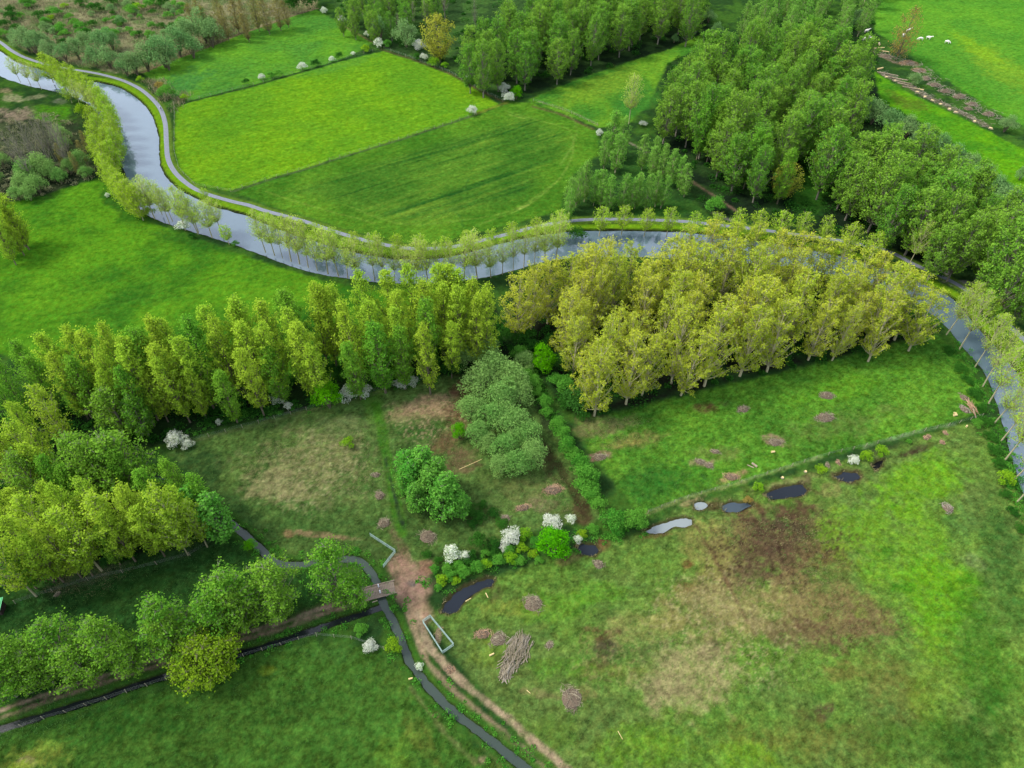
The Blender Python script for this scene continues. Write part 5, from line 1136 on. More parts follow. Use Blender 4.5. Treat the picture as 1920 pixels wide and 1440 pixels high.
blades('reeds', [(FLOORS[0][0], 5200), ([(325, 195), (345, 170), (355, 180), (338, 200), (325, 212)], 60), ([(270, 150), (310, 150), (330, 185), (305, 195)], 140)], 'reed', 1.5, .10, 6, .9, 63, 'pale dry reeds covering the upper left wetland', 'reeds')
tr = [(FIELDS[7][1], 2600), (FIELDS[8][1], 2200), (FIELDS[9][1], 3600), (FIELDS[10][1], 2600), (FIELDS[11][1], 1800)]
r_ = np.random.default_rng(4)
tr = [(off_water(scatter_in(P, n, r_)), 0) for P, n in tr]
for i, (nm, P, wd, _) in enumerate(DITCHES): tr.append((off_water(along(P, 1300, 1.5, 70 + i)), 0))
tr.append((off_water(along([(1215, 962), (1280, 936), (1395, 903), (1540, 857), (1713, 813), (1790, 796)], 260, .9, 75)), 0))
blades('grass_tussocks', tr, 'grass_blade', .34, .045, 8, .32, 64, 'green grass tussocks in the rough pastures and on the ditch banks', 'grass')
tr = [(off_water(scatter_in(P, n, r_)), 0) for P, n in [([(450, 850), (690, 800), (700, 930), (560, 950), (460, 920)], 900), ([(720, 750), (860, 740), (870, 900), (830, 840), (720, 790)], 500), ([(1300, 990), (1560, 960), (1640, 1180), (1420, 1340), (1220, 1300), (1240, 1180)], 2200), ([(1090, 790), (1220, 780), (1230, 840), (1110, 850)], 350), ([(80, 1060), (260, 1060), (200, 1120), (80, 1110)], 400), ([(930, 890), (1060, 890), (1070, 960), (920, 970)], 300)]]
blades('dry_grass', tr, 'straw_blade', .3, .045, 8, .35, 65, 'dry straw-coloured grass in the bare patches of the pastures', 'grass')

# ------------------------------------------------------------------ heaps of cut branches, logs, stumps
M['brush'] = rough_mat('brush', (190, 178, 146), (116, 102, 78), 1.5, .5, .95, island=1.0)
M['brush_tan'] = rough_mat('brush_tan', (216, 178, 138), (150, 116, 86), 1.5, .5, .95, island=1.0)
M['brush_grey'] = rough_mat('brush_grey', (206, 196, 172), (140, 126, 106), 1.5, .5, .95, island=1.0)
M['cut_wood'] = rough_mat('cut_wood', (232, 212, 150), (206, 176, 112), 3, .6, .9, island=.3)
M['log_bark'] = rough_mat('log_bark', (196, 182, 150), (130, 112, 88), 2, .5, .95, island=.5)
def sticks(n, rx, ry, hh, ln, rad, r, flow=None, spread=3.2):
    ls = []
    for i in range(n):
        a = r.uniform(0, 6.283); q = math.sqrt(r.uniform(0, 1))
        e_ = 1 + .28 * math.sin(2 * a + rx * 9) + .15 * math.sin(3 * a + ry * 7)
        x, y = math.cos(a) * q * rx * e_, math.sin(a) * q * ry * e_
        z = hh * (1 - q * q) * r.uniform(.35, 1.05) + .04
        d = (flow if flow is not None else a + 1.57) + r.normal(0, spread if flow is not None else .8)
        t = r.normal(0, .16); L_ = ln * r.uniform(.5, 1.3) * .5
        v = np.array([math.cos(d) * L_, math.sin(d) * L_, t * L_])
        c = np.array([x, y, z]); m = c + r.normal(0, .05, 3)
        ls.append((np.array([c - v, m, c + v]), rad * r.uniform(.5, 1.5) * np.array([1, .85, .4])))
    V, F = tubes(ls, 3)
    V[:, 2] = np.maximum(V[:, 2], -.08)
    return V, F
def mound(rx, ry, hh, r, seg=22, rings=5):
    V = [[0, 0, hh]]; F = []
    for j in range(1, rings + 1):
        q = j / rings
        for i in range(seg):
            a = i * 2 * math.pi / seg; e = 1 + r.normal(0, .06)
            V.append([math.cos(a) * rx * q * e, math.sin(a) * ry * q * e, hh * (1 - q ** 2) * r.uniform(.8, 1.1) - .1 * (q == 1)])
    T = [[0, 1 + i, 1 + (i + 1) % seg] for i in range(seg)]
    Q = [[1 + j * seg + i, 1 + (j + 1) * seg + i, 1 + (j + 1) * seg + (i + 1) % seg, 1 + j * seg + (i + 1) % seg] for j in range(rings - 1) for i in range(seg)]
    return np.array(V), np.array(T), np.array(Q)
def heap(px, py, rxp, ryp, label, mat='brush', dens=1.0, low=1.0, group=None):
    r = np.random.default_rng(int(px * 7 + py))
    x, y = at(float(px), float(py)); k = depth_of(x, y, 0) / FOC
    rx = rxp * k; ry = max(ryp * k * 1.25, rx * .6)
    hh = min(.8, .3 * rx) * low
    n = int(min(420, 36 * rx * ry * dens + 40))
    V, F = sticks(n, rx * .95, ry * .95, hh + .1, min(1.1, rx * .55) + .2, .03, r)
    V2, T, Q = mound(rx * .9, ry * .9, hh, r)
    nf = len(F)
    V = np.vstack([V, V2]); o = len(V) - len(V2)
    me = mesh_np('brush_pile', V, [F, Q + o, T + o], [M[mat], M['soil']], midx=[0] * nf + [1] * (len(Q) + len(T)))
    return tag(obj('brush_pile', me, None, (x, y, ground_z(x, y)), r.uniform(0, .3)), label, 'brush pile', group)
M['soil'] = rough_mat('soil', (134, 114, 90), (92, 78, 60), 4, .45, .95, island=0)
for a in [(1000, 1132, 19, 14, 'round heap of cut twigs in the pasture below the long dark pond'), (905, 1189, 16, 9, 'leftmost low twig heap beside the big stick pile', 'brush_tan'), (934, 1199, 16, 12, 'greyish round twig heap between the low heap and the big stick pile'),
          (1030, 1210, 8, 7, 'small lone twig heap right of the big stick pile'), (1071, 1309, 22, 19, 'largest round brush heap, lowest in the brown pasture'), (1122, 1058, 10, 9, 'small pale twig heap below the black pond near the maple'),
          (720, 981, 13, 9, 'pinkish twig heap in the plot above the open sheep pen'), (802, 1006, 17, 13, 'pinkish heap at the foot of the fresh green trees'), (705, 890, 8, 6, 'small pink heap in the plot, upper of the two left of the drain'), (712, 929, 10, 9, 'small pink heap in the plot, lower of the two left of the drain'),
          (1037, 918, 20, 10, 'pale brush heap in the plot below the willows', 'brush_tan'), (980, 953, 14, 6, 'low pale brush heap left of the pink one under the willows', 'brush_tan'), (948, 971, 9, 7, 'small pinkish heap in the scrub below the willows'), (1125, 857, 14, 6, 'flat brown heap at the left end of the right strip'),
          (1393, 768, 12, 8, 'twig heap in the right strip left of the paired heaps'), (1551, 742, 13, 9, 'upper of the paired twig heaps in the right strip'), (1548, 783, 18, 10, 'lower and larger of the paired twig heaps in the right strip'),
          (1341, 847, 9, 5, 'small faint heap left of the log pair'), (1312, 866, 9, 6, 'low heap, left one of a touching pair above the fence'), (1329, 872, 10, 6, 'low heap, right one of a touching pair above the fence'), (1453, 829, 14, 8, 'flat pinkish heap right of the pale log lying in the strip'), (1372, 894, 15, 5, 'long flat tan heap just above the fence line', 'brush_tan'),
          (1807, 746, 9, 8, 'pinkish heap near the canal hedge above the tan splintered trunk'), (1808, 768, 9, 9, 'grey-green heap beside the tan splintered trunk', 'brush_grey'), (1777, 953, 12, 9, 'grey twig heap alone on the right of the green pasture', 'brush_grey'),
          (1735, 822, 5, 4, 'tiny orange-brown heap by the fence, leftmost of four', 'brush_tan'), (1766, 830, 6, 5, 'tiny rounded brown heap by the fence, third of four', 'brush_tan'), (1772, 813, 5, 5, 'tiny tan heap by the fence, rightmost of four', 'brush_tan'), (1740, 820, 6, 4, 'tiny pale heap by the fence, second of four', 'brush_tan'),
          (1551, 873, 5, 5, 'small pinkish mound right of the little yellow-green bush'), (1571, 868, 5, 5, 'small tan mound above the muddy pond', 'brush_tan'), (107, 1114, 6, 5, 'tiny reddish twig heap in the shaded meadow'),
          (843, 1255, 10, 8, 'faint scatter of twigs right of the earth track', 'brush_tan')]:
    heap(*a[:5], *(a[5:] or ()))
for x, y, rx, ry, l in [(1660, 107, 13, 7, 'tangled branch heap at the left end of the felled strip'), (1702, 118, 16, 6, 'orange-brown branch heap in the felled strip'), (1723, 133, 14, 6, 'grey-brown branch heap right of the orange one'), (1735, 148, 9, 7, 'twiggy heap behind the regrowing bush'), (1752, 160, 11, 7, 'branch heap in the middle of the felled strip'), (1772, 172, 11, 6, 'branch heap with upright limbs in the felled strip'), (1798, 182, 13, 7, 'pale tangled branch heap in the felled strip'), (1822, 197, 12, 6, 'pinkish branch heap in the right half of the felled strip'), (1853, 215, 13, 6, 'last pinkish branch heap before the large grey bush'), (1815, 205, 9, 5, 'low branch scatter between the two pinkish heaps')]:
    heap(x, y, rx, ry, l, 'brush_tan' if 'orange' in l else 'brush', low=1.4, dens=1.1)

r = np.random.default_rng(55); ls = []
for P, n, wv in [([(1640, 96), (1665, 108), (1695, 118), (1725, 128), (1742, 148), (1760, 165), (1800, 184), (1850, 212), (1875, 226)], 620, 2.2), ([(1655, 137), (1700, 160), (1745, 185), (1800, 212), (1850, 236)], 300, 1.5)]:
    for c in along(P, n, wv, n):
        a = r.uniform(0, 6.28); L_ = r.uniform(.6, 2.6); v = np.array([math.cos(a), math.sin(a), r.normal(0, .25)]) * L_ / 2
        c3 = np.array([c[0], c[1], r.uniform(.1, .9)]); ls.append((np.array([c3 - v, c3 + r.normal(0, .1, 3), c3 + v]), np.array([.05, .04, .015])))
V, F = tubes(ls, 3)
tag(obj('branch_litter', mesh_np('branch_litter', V, F, [M['brush_grey']])), 'tangle of cut branches strewn along the felled strip', 'branches', kind='stuff')
ring = [(off_water(np.vstack([q + np.random.default_rng(8).normal(0, .25, (26, 2)) for q in W(P)])), 0) for P, *_ in PONDS]
blades('pond_rushes', ring, 'straw_blade', .5, .05, 6, .25, 66, 'rushes and dead stalks round the pond edges', 'rushes')

# the big stick pile: branches lying one over another
r = np.random.default_rng(77)
bx_, by_ = at(958., 1232.)
root = tag(obj('stick_pile', None, None, (bx_, by_, ground_z(bx_, by_))), 'big long pile of cut poles and branches in the brown pasture', 'stick pile')
var = []
for v in range(5):
    ls = []
    L_ = [2.6, 2.0, 1.5, 2.2, 1.2][v]
    P = np.c_[np.linspace(-L_ / 2, L_ / 2, 5), r.normal(0, .05, 5), r.normal(0, .03, 5)]
    ls.append((P, np.linspace(.075, .035, 5)))
    for q in range(3):
        s0 = P[2 + q % 2]; ls.append((np.array([s0, s0 + [.3 + .2 * r.uniform(), r.choice([-1, 1]) * .2, .08]]), np.array([.022, .01])))
    V, F = tubes(ls, 4); var.append(mesh_np('branch', V, F, [M['brush_grey' if v % 2 else 'brush']], smooth=True))
spine = W([(980, 1192), (978, 1205), (972, 1222), (960, 1240), (950, 1258), (944, 1272)]) - [bx_, by_]
dirn = math.atan2(*(spine[0] - spine[-1])[::-1])
for i in range(210):
    q = r.uniform(0, 1); c = np.array([np.interp(q, np.linspace(0, 1, 6), spine[:, 0]), np.interp(q, np.linspace(0, 1, 6), spine[:, 1])])
    wdt = np.interp(q, [0, .25, .6, 1], [.9, 2.3, 1.7, .6]); off = r.uniform(-1, 1)
    nrm = np.array([-math.sin(dirn), math.cos(dirn)])
    c = c + nrm * off * wdt
    z = .85 * (1 - off * off) * math.sin(math.pi * (.12 + .78 * q)) * r.uniform(.3, 1.05) + .06
    o = obj('branch', var[int(r.integers(0, 5))], root, (c[0], c[1], z))
    o.rotation_euler = (0, r.normal(0, .10), dirn + r.normal(0, .34))
V, F = sticks(200, 1.6, 3.0, .7, 1.2, .02, r, dirn, .5)
V[:, :2] = V[:, :2] @ np.array([[math.cos(dirn - 1.57), math.sin(dirn - 1.57)], [-math.sin(dirn - 1.57), math.cos(dirn - 1.57)]])
V[:, :2] += spine[2] * .6
tag(obj('twigs', mesh_np('twigs', V, F, [M['brush']]), root), kind='stuff')

def make_log(px, py, L_, R, ang, label, mat='log_bark', group=None, z=0.0, name='log', cat='log'):
    x, y = at(float(px), float(py)); r = np.random.default_rng(int(px * 3 + py))
    n = 10; ks = 5
    xs = np.linspace(-L_ / 2, L_ / 2, ks); V = []
    for xx in xs:
        for i in range(n):
            a = i * 2 * math.pi / n; e = R * (1 + r.normal(0, .04)) * (1 - .12 * (xx / L_ + .5))
            V.append([xx, math.cos(a) * e, math.sin(a) * e + R])
    F = [[k * n + i, k * n + (i + 1) % n, (k + 1) * n + (i + 1) % n, (k + 1) * n + i] for k in range(ks - 1) for i in range(n)]
    V.append([xs[0], 0, R]); V.append([xs[-1], 0, R]); a0, a1 = len(V) - 2, len(V) - 1
    T = [[a0, (i + 1) % n, i] for i in range(n)] + [[a1, (ks - 1) * n + i, (ks - 1) * n + (i + 1) % n] for i in range(n)]
    me = mesh_np(name, V, [np.array(F), np.array(T)], [M[mat], M['cut_wood']], midx=[0] * len(F) + [1] * len(T))
    return tag(obj(name, me, None, (x, y, ground_z(x, y) - .02 + z), ang), label, cat, group)
make_log(1414, 873, 1.3, .26, 2.3, 'thick short log with pale bark, right of the log pair in the strip')
make_log(1407, 875, 1.5, .12, 2.6, 'thin log beside the thick short log in the strip')
make_log(1449, 848, .8, .24, .2, 'pale sawn block lying alone in the right strip', 'cut_wood')
make_log(1648, 84, 2.6, .42, 1.3, 'pale thick log standing out at the left end of the felled strip')
make_log(1646, 91, 7.0, .26, .25, 'long pale log across the left end of the felled strip', 'cut_wood')
make_log(1656, 97, 5.0, .24, -.3, 'long pale log below the crossing one', 'cut_wood')
make_log(1650, 130, 3.4, .34, .5, 'short pale log at the edge of the green wood by the felled strip', 'cut_wood')
make_log(1722, 168, 4.2, .26, -.5, 'pale log lying along the middle of the felled strip', 'cut_wood')
for i, (x, y, L_, a) in enumerate([(1664, 139, 9, -.45), (1672, 146, 8, -.5), (1682, 148, 9, -.42), (1692, 155, 9, -.5), (1700, 160, 8, -.55), (1708, 166, 7, -.4)]):
    make_log(x, y, L_, .22, a, f'grey trunk in the dark log row of the felled strip, {ORD[i + 1]} from the left')
make_log(703, 1128, 1.0, .10, .4, 'small fallen pole at the brook below the bridge')
make_log(884, 870, 6.0, .07, .55, 'long thin pale pole lying in the plot left of the willows', 'cut_wood')
make_log(913, 1117, 1.1, .09, -1.1, 'pale stick on the grass right of the long dark pond', 'cut_wood')
make_log(878, 1125, 1.2, .09, .6, 'pale stick on the grass at the edge of the long dark pond', 'cut_wood')
make_log(991, 1297, .8, .06, -.7, 'short pale stick in the grass below the big stick pile', 'cut_wood')
make_log(1163, 1378, 1.4, .05, -1.1, 'thin pale stick far down in the brown pasture', 'cut_wood')
make_log(922, 1228, .9, .16, .5, 'bright yellow-white piece of split wood left of the big stick pile', 'cut_wood')
make_log(770, 1273, .7, .16, .3, 'pale sawn block on the left bank of the lower brook', 'cut_wood')
make_log(1790, 780, .8, .3, .2, 'larger pale sawn block below the grey-green heap', 'cut_wood')
make_log(1790, 776, .6, .22, -.3, 'smaller pale sawn block on the larger one', 'cut_wood')
make_log(1812, 800, .6, .2, .8, 'pale block at the right end of the pasture fence', 'cut_wood')
# splintered tan trunk
x, y = at(1821., 765.); ls = []; r = np.random.default_rng(9)
for i in range(46):
    a = 1.45 + r.normal(0, .28); L_ = r.uniform(1.2, 3.4); c = np.array([r.normal(0, .35), r.normal(0, .7), r.uniform(.1, .7)])
    v = np.array([math.cos(a), math.sin(a), r.normal(0, .15)]) * L_ / 2; ls.append((np.array([c - v, c, c + v]), np.array([.03, .08, .02])))
V, F = tubes(ls, 3)
o = obj('broken_trunk', None, None, (x, y, ground_z(x, y))); tag(o, 'splintered orange-tan tree trunk lying near the canal hedge', 'fallen tree')
obj('splinters', mesh_np('splinters', V, F, [M['brush_tan']]), o)
V, F = tubes([(np.array([[0, -.6, .3], [-.3, -2.2, .25], [-.6, -3.6, .2]]), np.array([.2, .17, .14]))], 8)
obj('trunk', mesh_np('trunk', V, F, [M['log_bark']], smooth=True), o)
# stumps along the felled strip
def stump_mesh():
    r = np.random.default_rng(3); n = 12; V = []
    for z, e in ((-.1, .50), (.12, .38), (.34, .34)):
        for i in range(n):
            a = i * 2 * math.pi / n; V.append([math.cos(a) * e * (1 + r.normal(0, .08)), math.sin(a) * e * (1 + r.normal(0, .08)), z])
    F = [[k * n + i, k * n + (i + 1) % n, (k + 1) * n + (i + 1) % n, (k + 1) * n + i] for k in range(2) for i in range(n)]
    V.append([0, 0, .36]); T = [[len(V) - 1, 2 * n + i, 2 * n + (i + 1) % n] for i in range(n)]
    return mesh_np('stump', V, [np.array(F), np.array(T)], [M['log_bark'], M['cut_wood']], midx=[0] * len(F) + [1] * len(T))
SM = stump_mesh()
for i, (x, y) in enumerate([(1662, 145), (1678, 152), (1720, 173), (1734, 182), (1748, 189), (1763, 196), (1780, 205), (1792, 211), (1827, 228), (1857, 241)]):
    xx, yy = at(float(x), float(y))
    tag(obj('tree_stump', SM, None, (xx, yy, 0), i * 1.3, (2.2, 1.6, 1.1)), f'pale sawn stump on the felled strip, {ORD[i + 1]} from the left', 'stump', 'sawn stumps along the felled strip')
for x, y, l in [(1510, 885, 'pale sawn stump above the largest dark pond, left of the other'), (1467, 896, 'pale sawn stump above the left end of the largest dark pond')]:
    xx, yy = at(float(x), float(y)); tag(obj('tree_stump', SM, None, (xx, yy, ground_z(xx, yy)), .7, (.8, .8, .8)), l, 'stump')

# ------------------------------------------------------------------ bridge, pens, shed, fences
def box_mesh(name, sx, sy, sz, mats, bev=.0):
    x, y, z = sx / 2, sy / 2, sz / 2; b = min(bev, x, y, z)
    V = [(i * x, j * y, k * z) for i in (-1, 1) for j in (-1, 1) for k in (-1, 1)]
    F = [(0, 1, 3, 2), (4, 6, 7, 5), (0, 4, 5, 1), (2, 3, 7, 6), (0, 2, 6, 4), (1, 5, 7, 3)]
    if b <= 0: return mesh_np(name, V, np.array(F), mats)
    import bmesh
    bm = bmesh.new(); vs = [bm.verts.new(v) for v in V]
    for f in F: bm.faces.new([vs[i] for i in f])
    bmesh.ops.bevel(bm, geom=list(bm.edges), offset=b, segments=1, affect='EDGES')
    me = bpy.data.meshes.new(name); bm.to_mesh(me); bm.free()
    for m in mats: me.materials.append(m)
    return me
M['plank'] = rough_mat('plank', (176, 156, 132), (124, 106, 88), 2.5, .5, .9, island=0)
M['concrete'] = rough_mat('concrete', (176, 170, 158), (134, 128, 118), 3, .5, .9, island=0)
M['galv'] = rough_mat('galv', (168, 196, 184), (128, 156, 146), 3, .5, .5, island=0)
M['white_paint'] = rough_mat('white_paint', (240, 240, 244), (220, 220, 226), 3, .7, .6, island=0)
a0, a1 = at(680., 1116.), at(742., 1100.)
bc = (a0 + a1) / 2; ba = math.atan2(*(a1 - a0)[::-1]); bl = np.linalg.norm(a1 - a0)
root = tag(obj('footbridge', None, None, (bc[0], bc[1], .02), ba), 'small plank bridge with low kerbs where the track crosses the brook', 'bridge')
pm = box_mesh('plank', .26, 2.5, .09, [M['plank']], .012)
for i in range(int(bl / .3)):
    obj('plank', pm, root, (-bl / 2 + .15 + i * .3, rng.normal(0, .03), .06 + rng.normal(0, .008)), rng.normal(0, .01))
for s in (-1, 1):
    obj('kerb', box_mesh('kerb', bl, .2, .22, [M['plank']], .02), root, (0, s * 1.34, .12))
    obj('beam', box_mesh('beam', bl * .8, .25, .35, [M['concrete']], .02), root, (0, s * .9, -.18))
for s in (-1, 1): obj('abutment', box_mesh('abutment', .5, 2.9, 1.3, [M['concrete']], .03), root, (s * 1.3, 0, -.70))
for x, y, l in [(710, 1101, 'white marker post at the upper side of the bridge'), (713, 1112, 'thicker white marker post in the middle of the bridge')]:
    xx, yy = at(float(x), float(y)); tag(obj('marker_post', box_mesh('marker_post', .22, .22, .9, [M['white_paint']], .03), None, (xx, yy, .55), .2), l, 'post')

def panel_parts(root, A, B, H=1.1, rails=5):
    """one hurdle between two points: posts and rails as separate pieces"""
    A = np.array(A); B = np.array(B); v = B - A; L_ = np.linalg.norm(v); a = math.atan2(v[1], v[0]); n = max(1, round(L_ / 2.6))
    for i in range(n):
        p = A + v * (i / n); q = A + v * ((i + 1) / n); c = (p + q) / 2; l = L_ / n
        for k in range(rails):
            obj('rail', box_mesh('rail', l - .06, .035 if k < rails - 1 else .06, .05, [M['galv']]), root, (c[0], c[1], .15 + k * (H - .15) / (rails - 1)), a)
        for t in (.02, .5, .98):
            s = p + (q - p) * t; obj('upright', box_mesh('upright', .05, .05, H + .06, [M['galv']]), root, (s[0], s[1], H / 2), a)
def pen(P, label, closed):
    w = W(P); c = w.mean(0); root = tag(obj('livestock_pen', None, None, (c[0], c[1], 0)), label, 'pen')
    w = w - c; n = len(w)
    for i in range(n if closed else n - 1): panel_parts(root, w[i], w[(i + 1) % n])
    return root
pen([(793, 1168), (807, 1158), (851, 1211), (830, 1226)], 'closed narrow metal hurdle pen beside the earth track', True)
pen([(694, 1005), (742, 1036), (719, 1065)], 'open-sided metal hurdle pen above the bridge yard', False)
heap(822, 1192, 8, 15, 'old straw strewn inside the closed hurdle pen', 'straw_blade', low=.25)

# shed cut by the left edge
sx, sy = at(2., 1153.)
root = tag(obj('shed', None, None, (sx - 1.2, sy + .7, 0), .22), 'small dark shed with a green sheet roof at the left picture edge', 'shed')
M['dark_boards'] = rough_mat('dark_boards', (70, 48, 36), (40, 28, 22), 2, .5, .9, island=0)
M['green_roof'] = rough_mat('green_roof', (84, 190, 116), (66, 160, 96), 1.2, .55, .6, island=0)
bm_ = box_mesh('board', .19, .03, 1.7, [M['dark_boards']])
for i in range(14):
    for s in (-1, 1): obj('board', bm_, root, (-1.3 + i * .2, s * 1.0, .85))
for i in range(10):
    for s in (-1, 1): obj('board', bm_, root, (s * 1.41, -.9 + i * .2, .85), math.pi / 2)
Vr = []; nn2 = 24
for i in range(nn2 + 1):
    xx = -1.7 + 3.4 * i / nn2; zz = .035 * math.cos(i * math.pi)
    Vr += [[xx, -1.35, 1.78 + zz], [xx, 1.35, 2.15 + zz]]
Fr = [[2 * i, 2 * i + 2, 2 * i + 3, 2 * i + 1] for i in range(nn2)]
Vr = np.array(Vr); Vr2 = Vr.copy(); Vr2[:, 2] -= .03
obj('roof', mesh_np('roof', np.vstack([Vr, Vr2]), np.vstack([Fr, np.array(Fr)[:, ::-1] + len(Vr)]), [M['green_roof']]), root)

M['post_wood'] = rough_mat('post_wood', (190, 182, 150), (140, 130, 104), 3, .55, .9, island=0)
M['wire'] = rough_mat('wire', (186, 190, 180), (150, 154, 146), 3, .6, .5, island=0)
fpm = box_mesh('post', .10, .10, 1.25, [M['post_wood']], .02)
def fence(P, step, label, wires=3):
    L_ = W(P); s = np.cumsum(np.r_[0, np.hypot(*np.diff(L_, axis=0).T)]); n = max(2, int(s[-1] / step)); q = np.linspace(0, s[-1], n + 1)
    pts = np.c_[np.interp(q, s, L_[:, 0]), np.interp(q, s, L_[:, 1])]
    o0 = pts[0]; root = tag(obj('fence', None, None, (o0[0], o0[1], 0)), label, 'fence')
    zs = [ground_z(a, b) for a, b in pts]
    for (a, b), z in zip(pts, zs):
        p = obj('post', fpm, root, (a - o0[0], b - o0[1], z + .55)); p.rotation_euler = (rng.normal(0, .05), rng.normal(0, .05), rng.uniform(0, 1))
    ls = []
    for k in range(wires):
        h = .45 + k * .35
        ls.append((np.c_[pts - o0, np.array(zs) + h], np.full(len(pts), .008)))
    V, F = tubes(ls, 3)
    obj('wire', mesh_np('wire', V, F, [M['wire']]), root)
fence([(1215, 962), (1280, 936), (1395, 903), (1540, 857), (1620, 838), (1713, 813), (1790, 796), (1840, 782)], 3.2, 'wire fence with pale posts between right strip and brown pasture')
fence([(433, 359), (567, 319), (640, 295), (740, 265), (893, 215)], 4, 'wire fence between the bright meadow and the mown meadow')
fence([(327, 195), (328, 217), (327, 283), (336, 318), (367, 349), (433, 359)], 4.5, 'wire fence curving round the left end of the bright meadow')
fence([(353, 190), (460, 164), (567, 134), (640, 112), (715, 93)], 4.5, 'wire fence in the hedge line between the two far meadows')
fence([(720, 92), (773, 110), (840, 135), (905, 172), (943, 190)], 4.5, 'wire fence along the ditch above the bright meadow')
fence([(1000, 190), (1060, 208), (1120, 236)], 4.5, 'wire fence at the far right edge of the mown meadow')
fence([(0, 1379), (60, 1355), (133, 1331), (200, 1311), (317, 1273), (460, 1230), (517, 1211), (590, 1192), (660, 1198), (720, 1218)], 3, 'wire fence on the near side of the track ditch')
fence([(360, 828), (460, 800), (560, 773), (640, 752), (710, 733), (800, 712)], 3.5, 'wire fence along the front of the central plantation')
fence([(30, 1132), (150, 1092), (260, 1068), (380, 1035), (410, 1010)], 6, 'faint wire fence in front of the left plantation')

# ------------------------------------------------------------------ white cattle and the walker
def skin_mesh(name, verts, edges, radii, mats, levels=1, root=0):
    me = bpy.data.meshes.new(name); me.from_pydata(verts, edges, []); me.update()
    o = bpy.data.objects.new(name, me); COL.objects.link(o)
    md = o.modifiers.new('s', 'SKIN'); md.use_smooth_shade = True
    for i, rr in enumerate(radii):
        v = me.skin_vertices[0].data[i]; v.radius = rr if isinstance(rr, tuple) else (rr, rr); v.use_root = (i == root)
    m2 = o.modifiers.new('u', 'SUBSURF'); m2.levels = levels; m2.render_levels = levels
    bpy.context.view_layer.update()
    dg = bpy.context.evaluated_depsgraph_get()
    out = bpy.data.meshes.new_from_object(o.evaluated_get(dg)); out.name = name
    bpy.data.objects.remove(o); out.materials.clear()
    for m in mats: out.materials.append(m)
    return out
M['white_hide'] = rough_mat('white_hide', (242, 238, 226), (214, 206, 188), 2, .72, .9, island=0)
def cow_mesh(graze):
    hx, hz = (1.25, .35) if graze else (1.55, 1.45)
    V = [(-.75, 0, 1.15), (-.35, 0, 1.08), (.1, 0, 1.02), (.55, 0, 1.12), (.95, 0, 1.05 if graze else 1.35), (hx, 0, hz + .25), (hx + .28, 0, hz),
         (.6, .22, .85), (.58, .24, .45), (.62, .24, .04), (.6, -.22, .85), (.5, -.24, .45), (.48, -.24, .04),
         (-.7, .22, .85), (-.84, .24, .5), (-.78, .24, .04), (-.7, -.22, .85), (-.8, -.24, .5), (-.7, -.24, .04), (-1.0, 0, 1.1), (-1.08, 0, .55), (hx - .02, .22, hz + .3), (hx - .02, -.22, hz + .3)]
    E = [(2, 1), (1, 0), (2, 3), (3, 4), (4, 5), (5, 6), (3, 7), (7, 8), (8, 9), (3, 10), (10, 11), (11, 12), (0, 13), (13, 14), (14, 15), (0, 16), (16, 17), (17, 18), (0, 19), (19, 20), (5, 21), (5, 22)]
    R = [.34, .38, .42, .38, .2, .15, .09, .15, .08, .07, .15, .08, .07, .19, .09, .07, .19, .09, .07, .05, .035, .04, .04]
    return skin_mesh('body', V, E, R, [M['white_hide']], 1, 2)
CW = [cow_mesh(True), cow_mesh(False)]
for i, (x, y, a, l) in enumerate([(1725, 76, 3.0, 'white cow, leftmost of the three out on the open pasture'), (1740, 74, -.8, 'white cow, middle of the three out on the open pasture'), (1775, 82, -.6, 'white cow, rightmost and farthest out on the open pasture'), (1702, 60, .3, 'white cow in front of the thin orange tree, upper one'), (1693, 69, .7, 'white cow in front of the thin orange tree, lower one'),
                                  (1624, 61, .2, 'white cow at the wood corner, farthest of four'), (1621, 76, .2, 'white cow at the wood corner, leftmost of four'), (1627, 74, .8, 'white cow at the wood corner, between two others'), (1634, 76, 2.6, 'white cow at the wood corner, rightmost of four')]):
    xx, yy = at(float(x), float(y))
    tag(obj('cow', CW[i % 2], None, (xx, yy, ground_z(xx, yy)), a, 1.15), l, 'cow', 'white cattle on the far pasture')
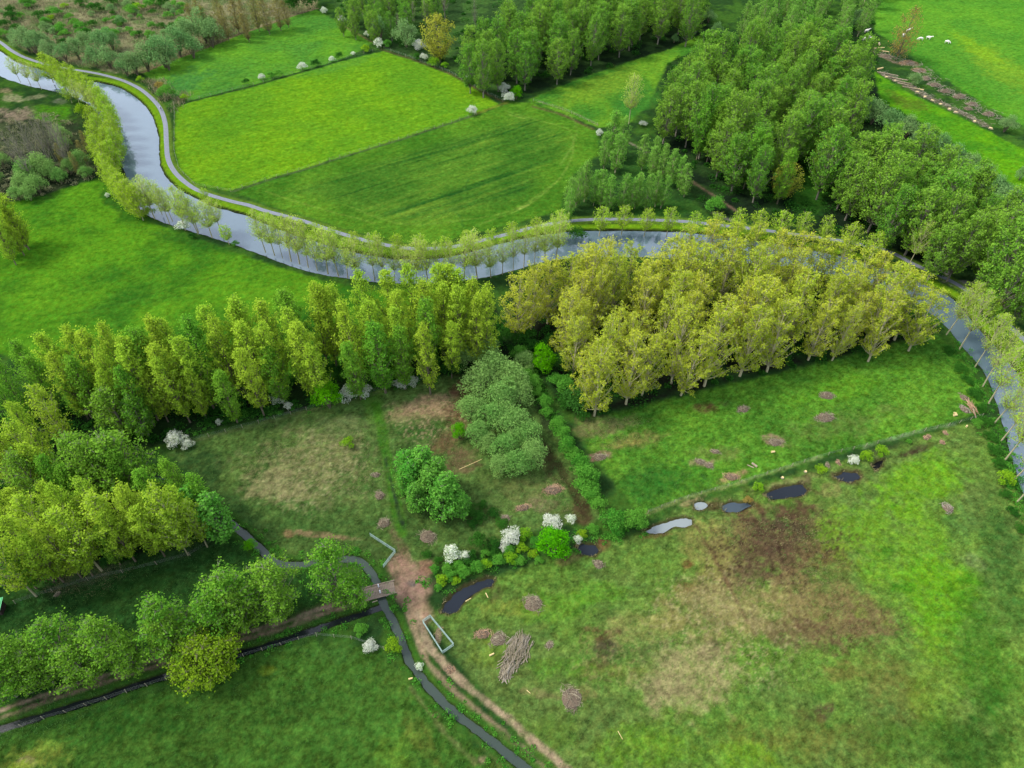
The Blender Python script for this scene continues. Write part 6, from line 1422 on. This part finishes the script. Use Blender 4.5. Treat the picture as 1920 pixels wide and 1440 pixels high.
# person on a bicycle on the towpath bend, drawn as two or three points of light in the photograph
M['dark_cloth'] = rough_mat('dark_cloth', (34, 40, 52), (22, 26, 34), 4, .6, .9, island=0)
M['pale_cloth'] = rough_mat('pale_cloth', (236, 244, 240), (214, 224, 222), 4, .7, .9, island=0)
M['skin'] = rough_mat('skin', (214, 164, 136), (196, 146, 120), 4, .6, .7, island=0)
px_, py_ = at(303., 207.); h1 = at(306., 218.) - at(299., 198.); pa = math.atan2(h1[1], h1[0])
bike = tag(obj('bicycle', None, None, (px_, py_, .07), pa), 'dark bicycle ridden along the towpath bend', 'bicycle')
M['black'] = rough_mat('black', (28, 28, 30), (20, 20, 22), 4, .6, .6, island=0)
for s in (-.52, .52):
    t_ = np.linspace(0, 2 * math.pi, 25); V, F = tubes([(np.c_[.33 * np.cos(t_), 0 * t_, .33 * np.sin(t_)], np.full(25, .025))], 5)
    obj('wheel', mesh_np('wheel', V, F, [M['black']], smooth=True), bike, (s, 0, .36))
V, F = tubes([(np.array([[-.52, 0, .36], [-.1, 0, .32], [.4, 0, .82], [-.2, 0, .85], [-.52, 0, .36]]), np.full(5, .025)), (np.array([[-.1, 0, .32], [-.22, 0, .98]]), np.full(2, .022)), (np.array([[.52, 0, .36], [.38, 0, .98]]), np.full(2, .022)), (np.array([[.38, -.27, 1.02], [.38, .27, 1.02]]), np.full(2, .02))], 5)
obj('frame', mesh_np('frame', V, F, [M['black']]), bike)
obj('saddle', box_mesh('saddle', .26, .16, .06, [M['black']], .02), bike, (-.22, 0, 1.0))
V = [(-.2, 0, 1.1), (-.1, 0, 1.35), (.06, 0, 1.58), (.1, 0, 1.68), (.15, 0, 1.80), (-.16, .11, 1.06), (.22, .12, .92), (.02, .12, .5), (.12, .12, .44), (-.16, -.11, 1.06), (.2, -.12, .75), (-.14, -.12, .28), (-.02, -.12, .22), (.05, .2, 1.52), (.2, .24, 1.28), (.38, .24, 1.06), (.05, -.2, 1.52), (.2, -.24, 1.28), (.38, -.24, 1.06)]
E = [(0, 1), (1, 2), (2, 3), (3, 4), (0, 5), (5, 6), (6, 7), (7, 8), (0, 9), (9, 10), (10, 11), (11, 12), (2, 13), (13, 14), (14, 15), (2, 16), (16, 17), (17, 18)]
R = [.15, .14, .15, .06, .11, .10, .08, .055, .04, .10, .08, .055, .04, .07, .05, .035, .07, .05, .035]
pm_ = skin_mesh('body', V, E, R, [M['pale_cloth'], M['dark_cloth'], M['skin']], 1, 0)
for p_ in pm_.polygons:
    z = p_.center[2]; p_.material_index = 2 if z > 1.66 or (p_.center[0] > .32) else (1 if z < 1.12 else 0)
tag(obj('person', pm_, None, (px_, py_, .07), pa), 'person in a pale top and dark trousers cycling round the towpath bend', 'person')
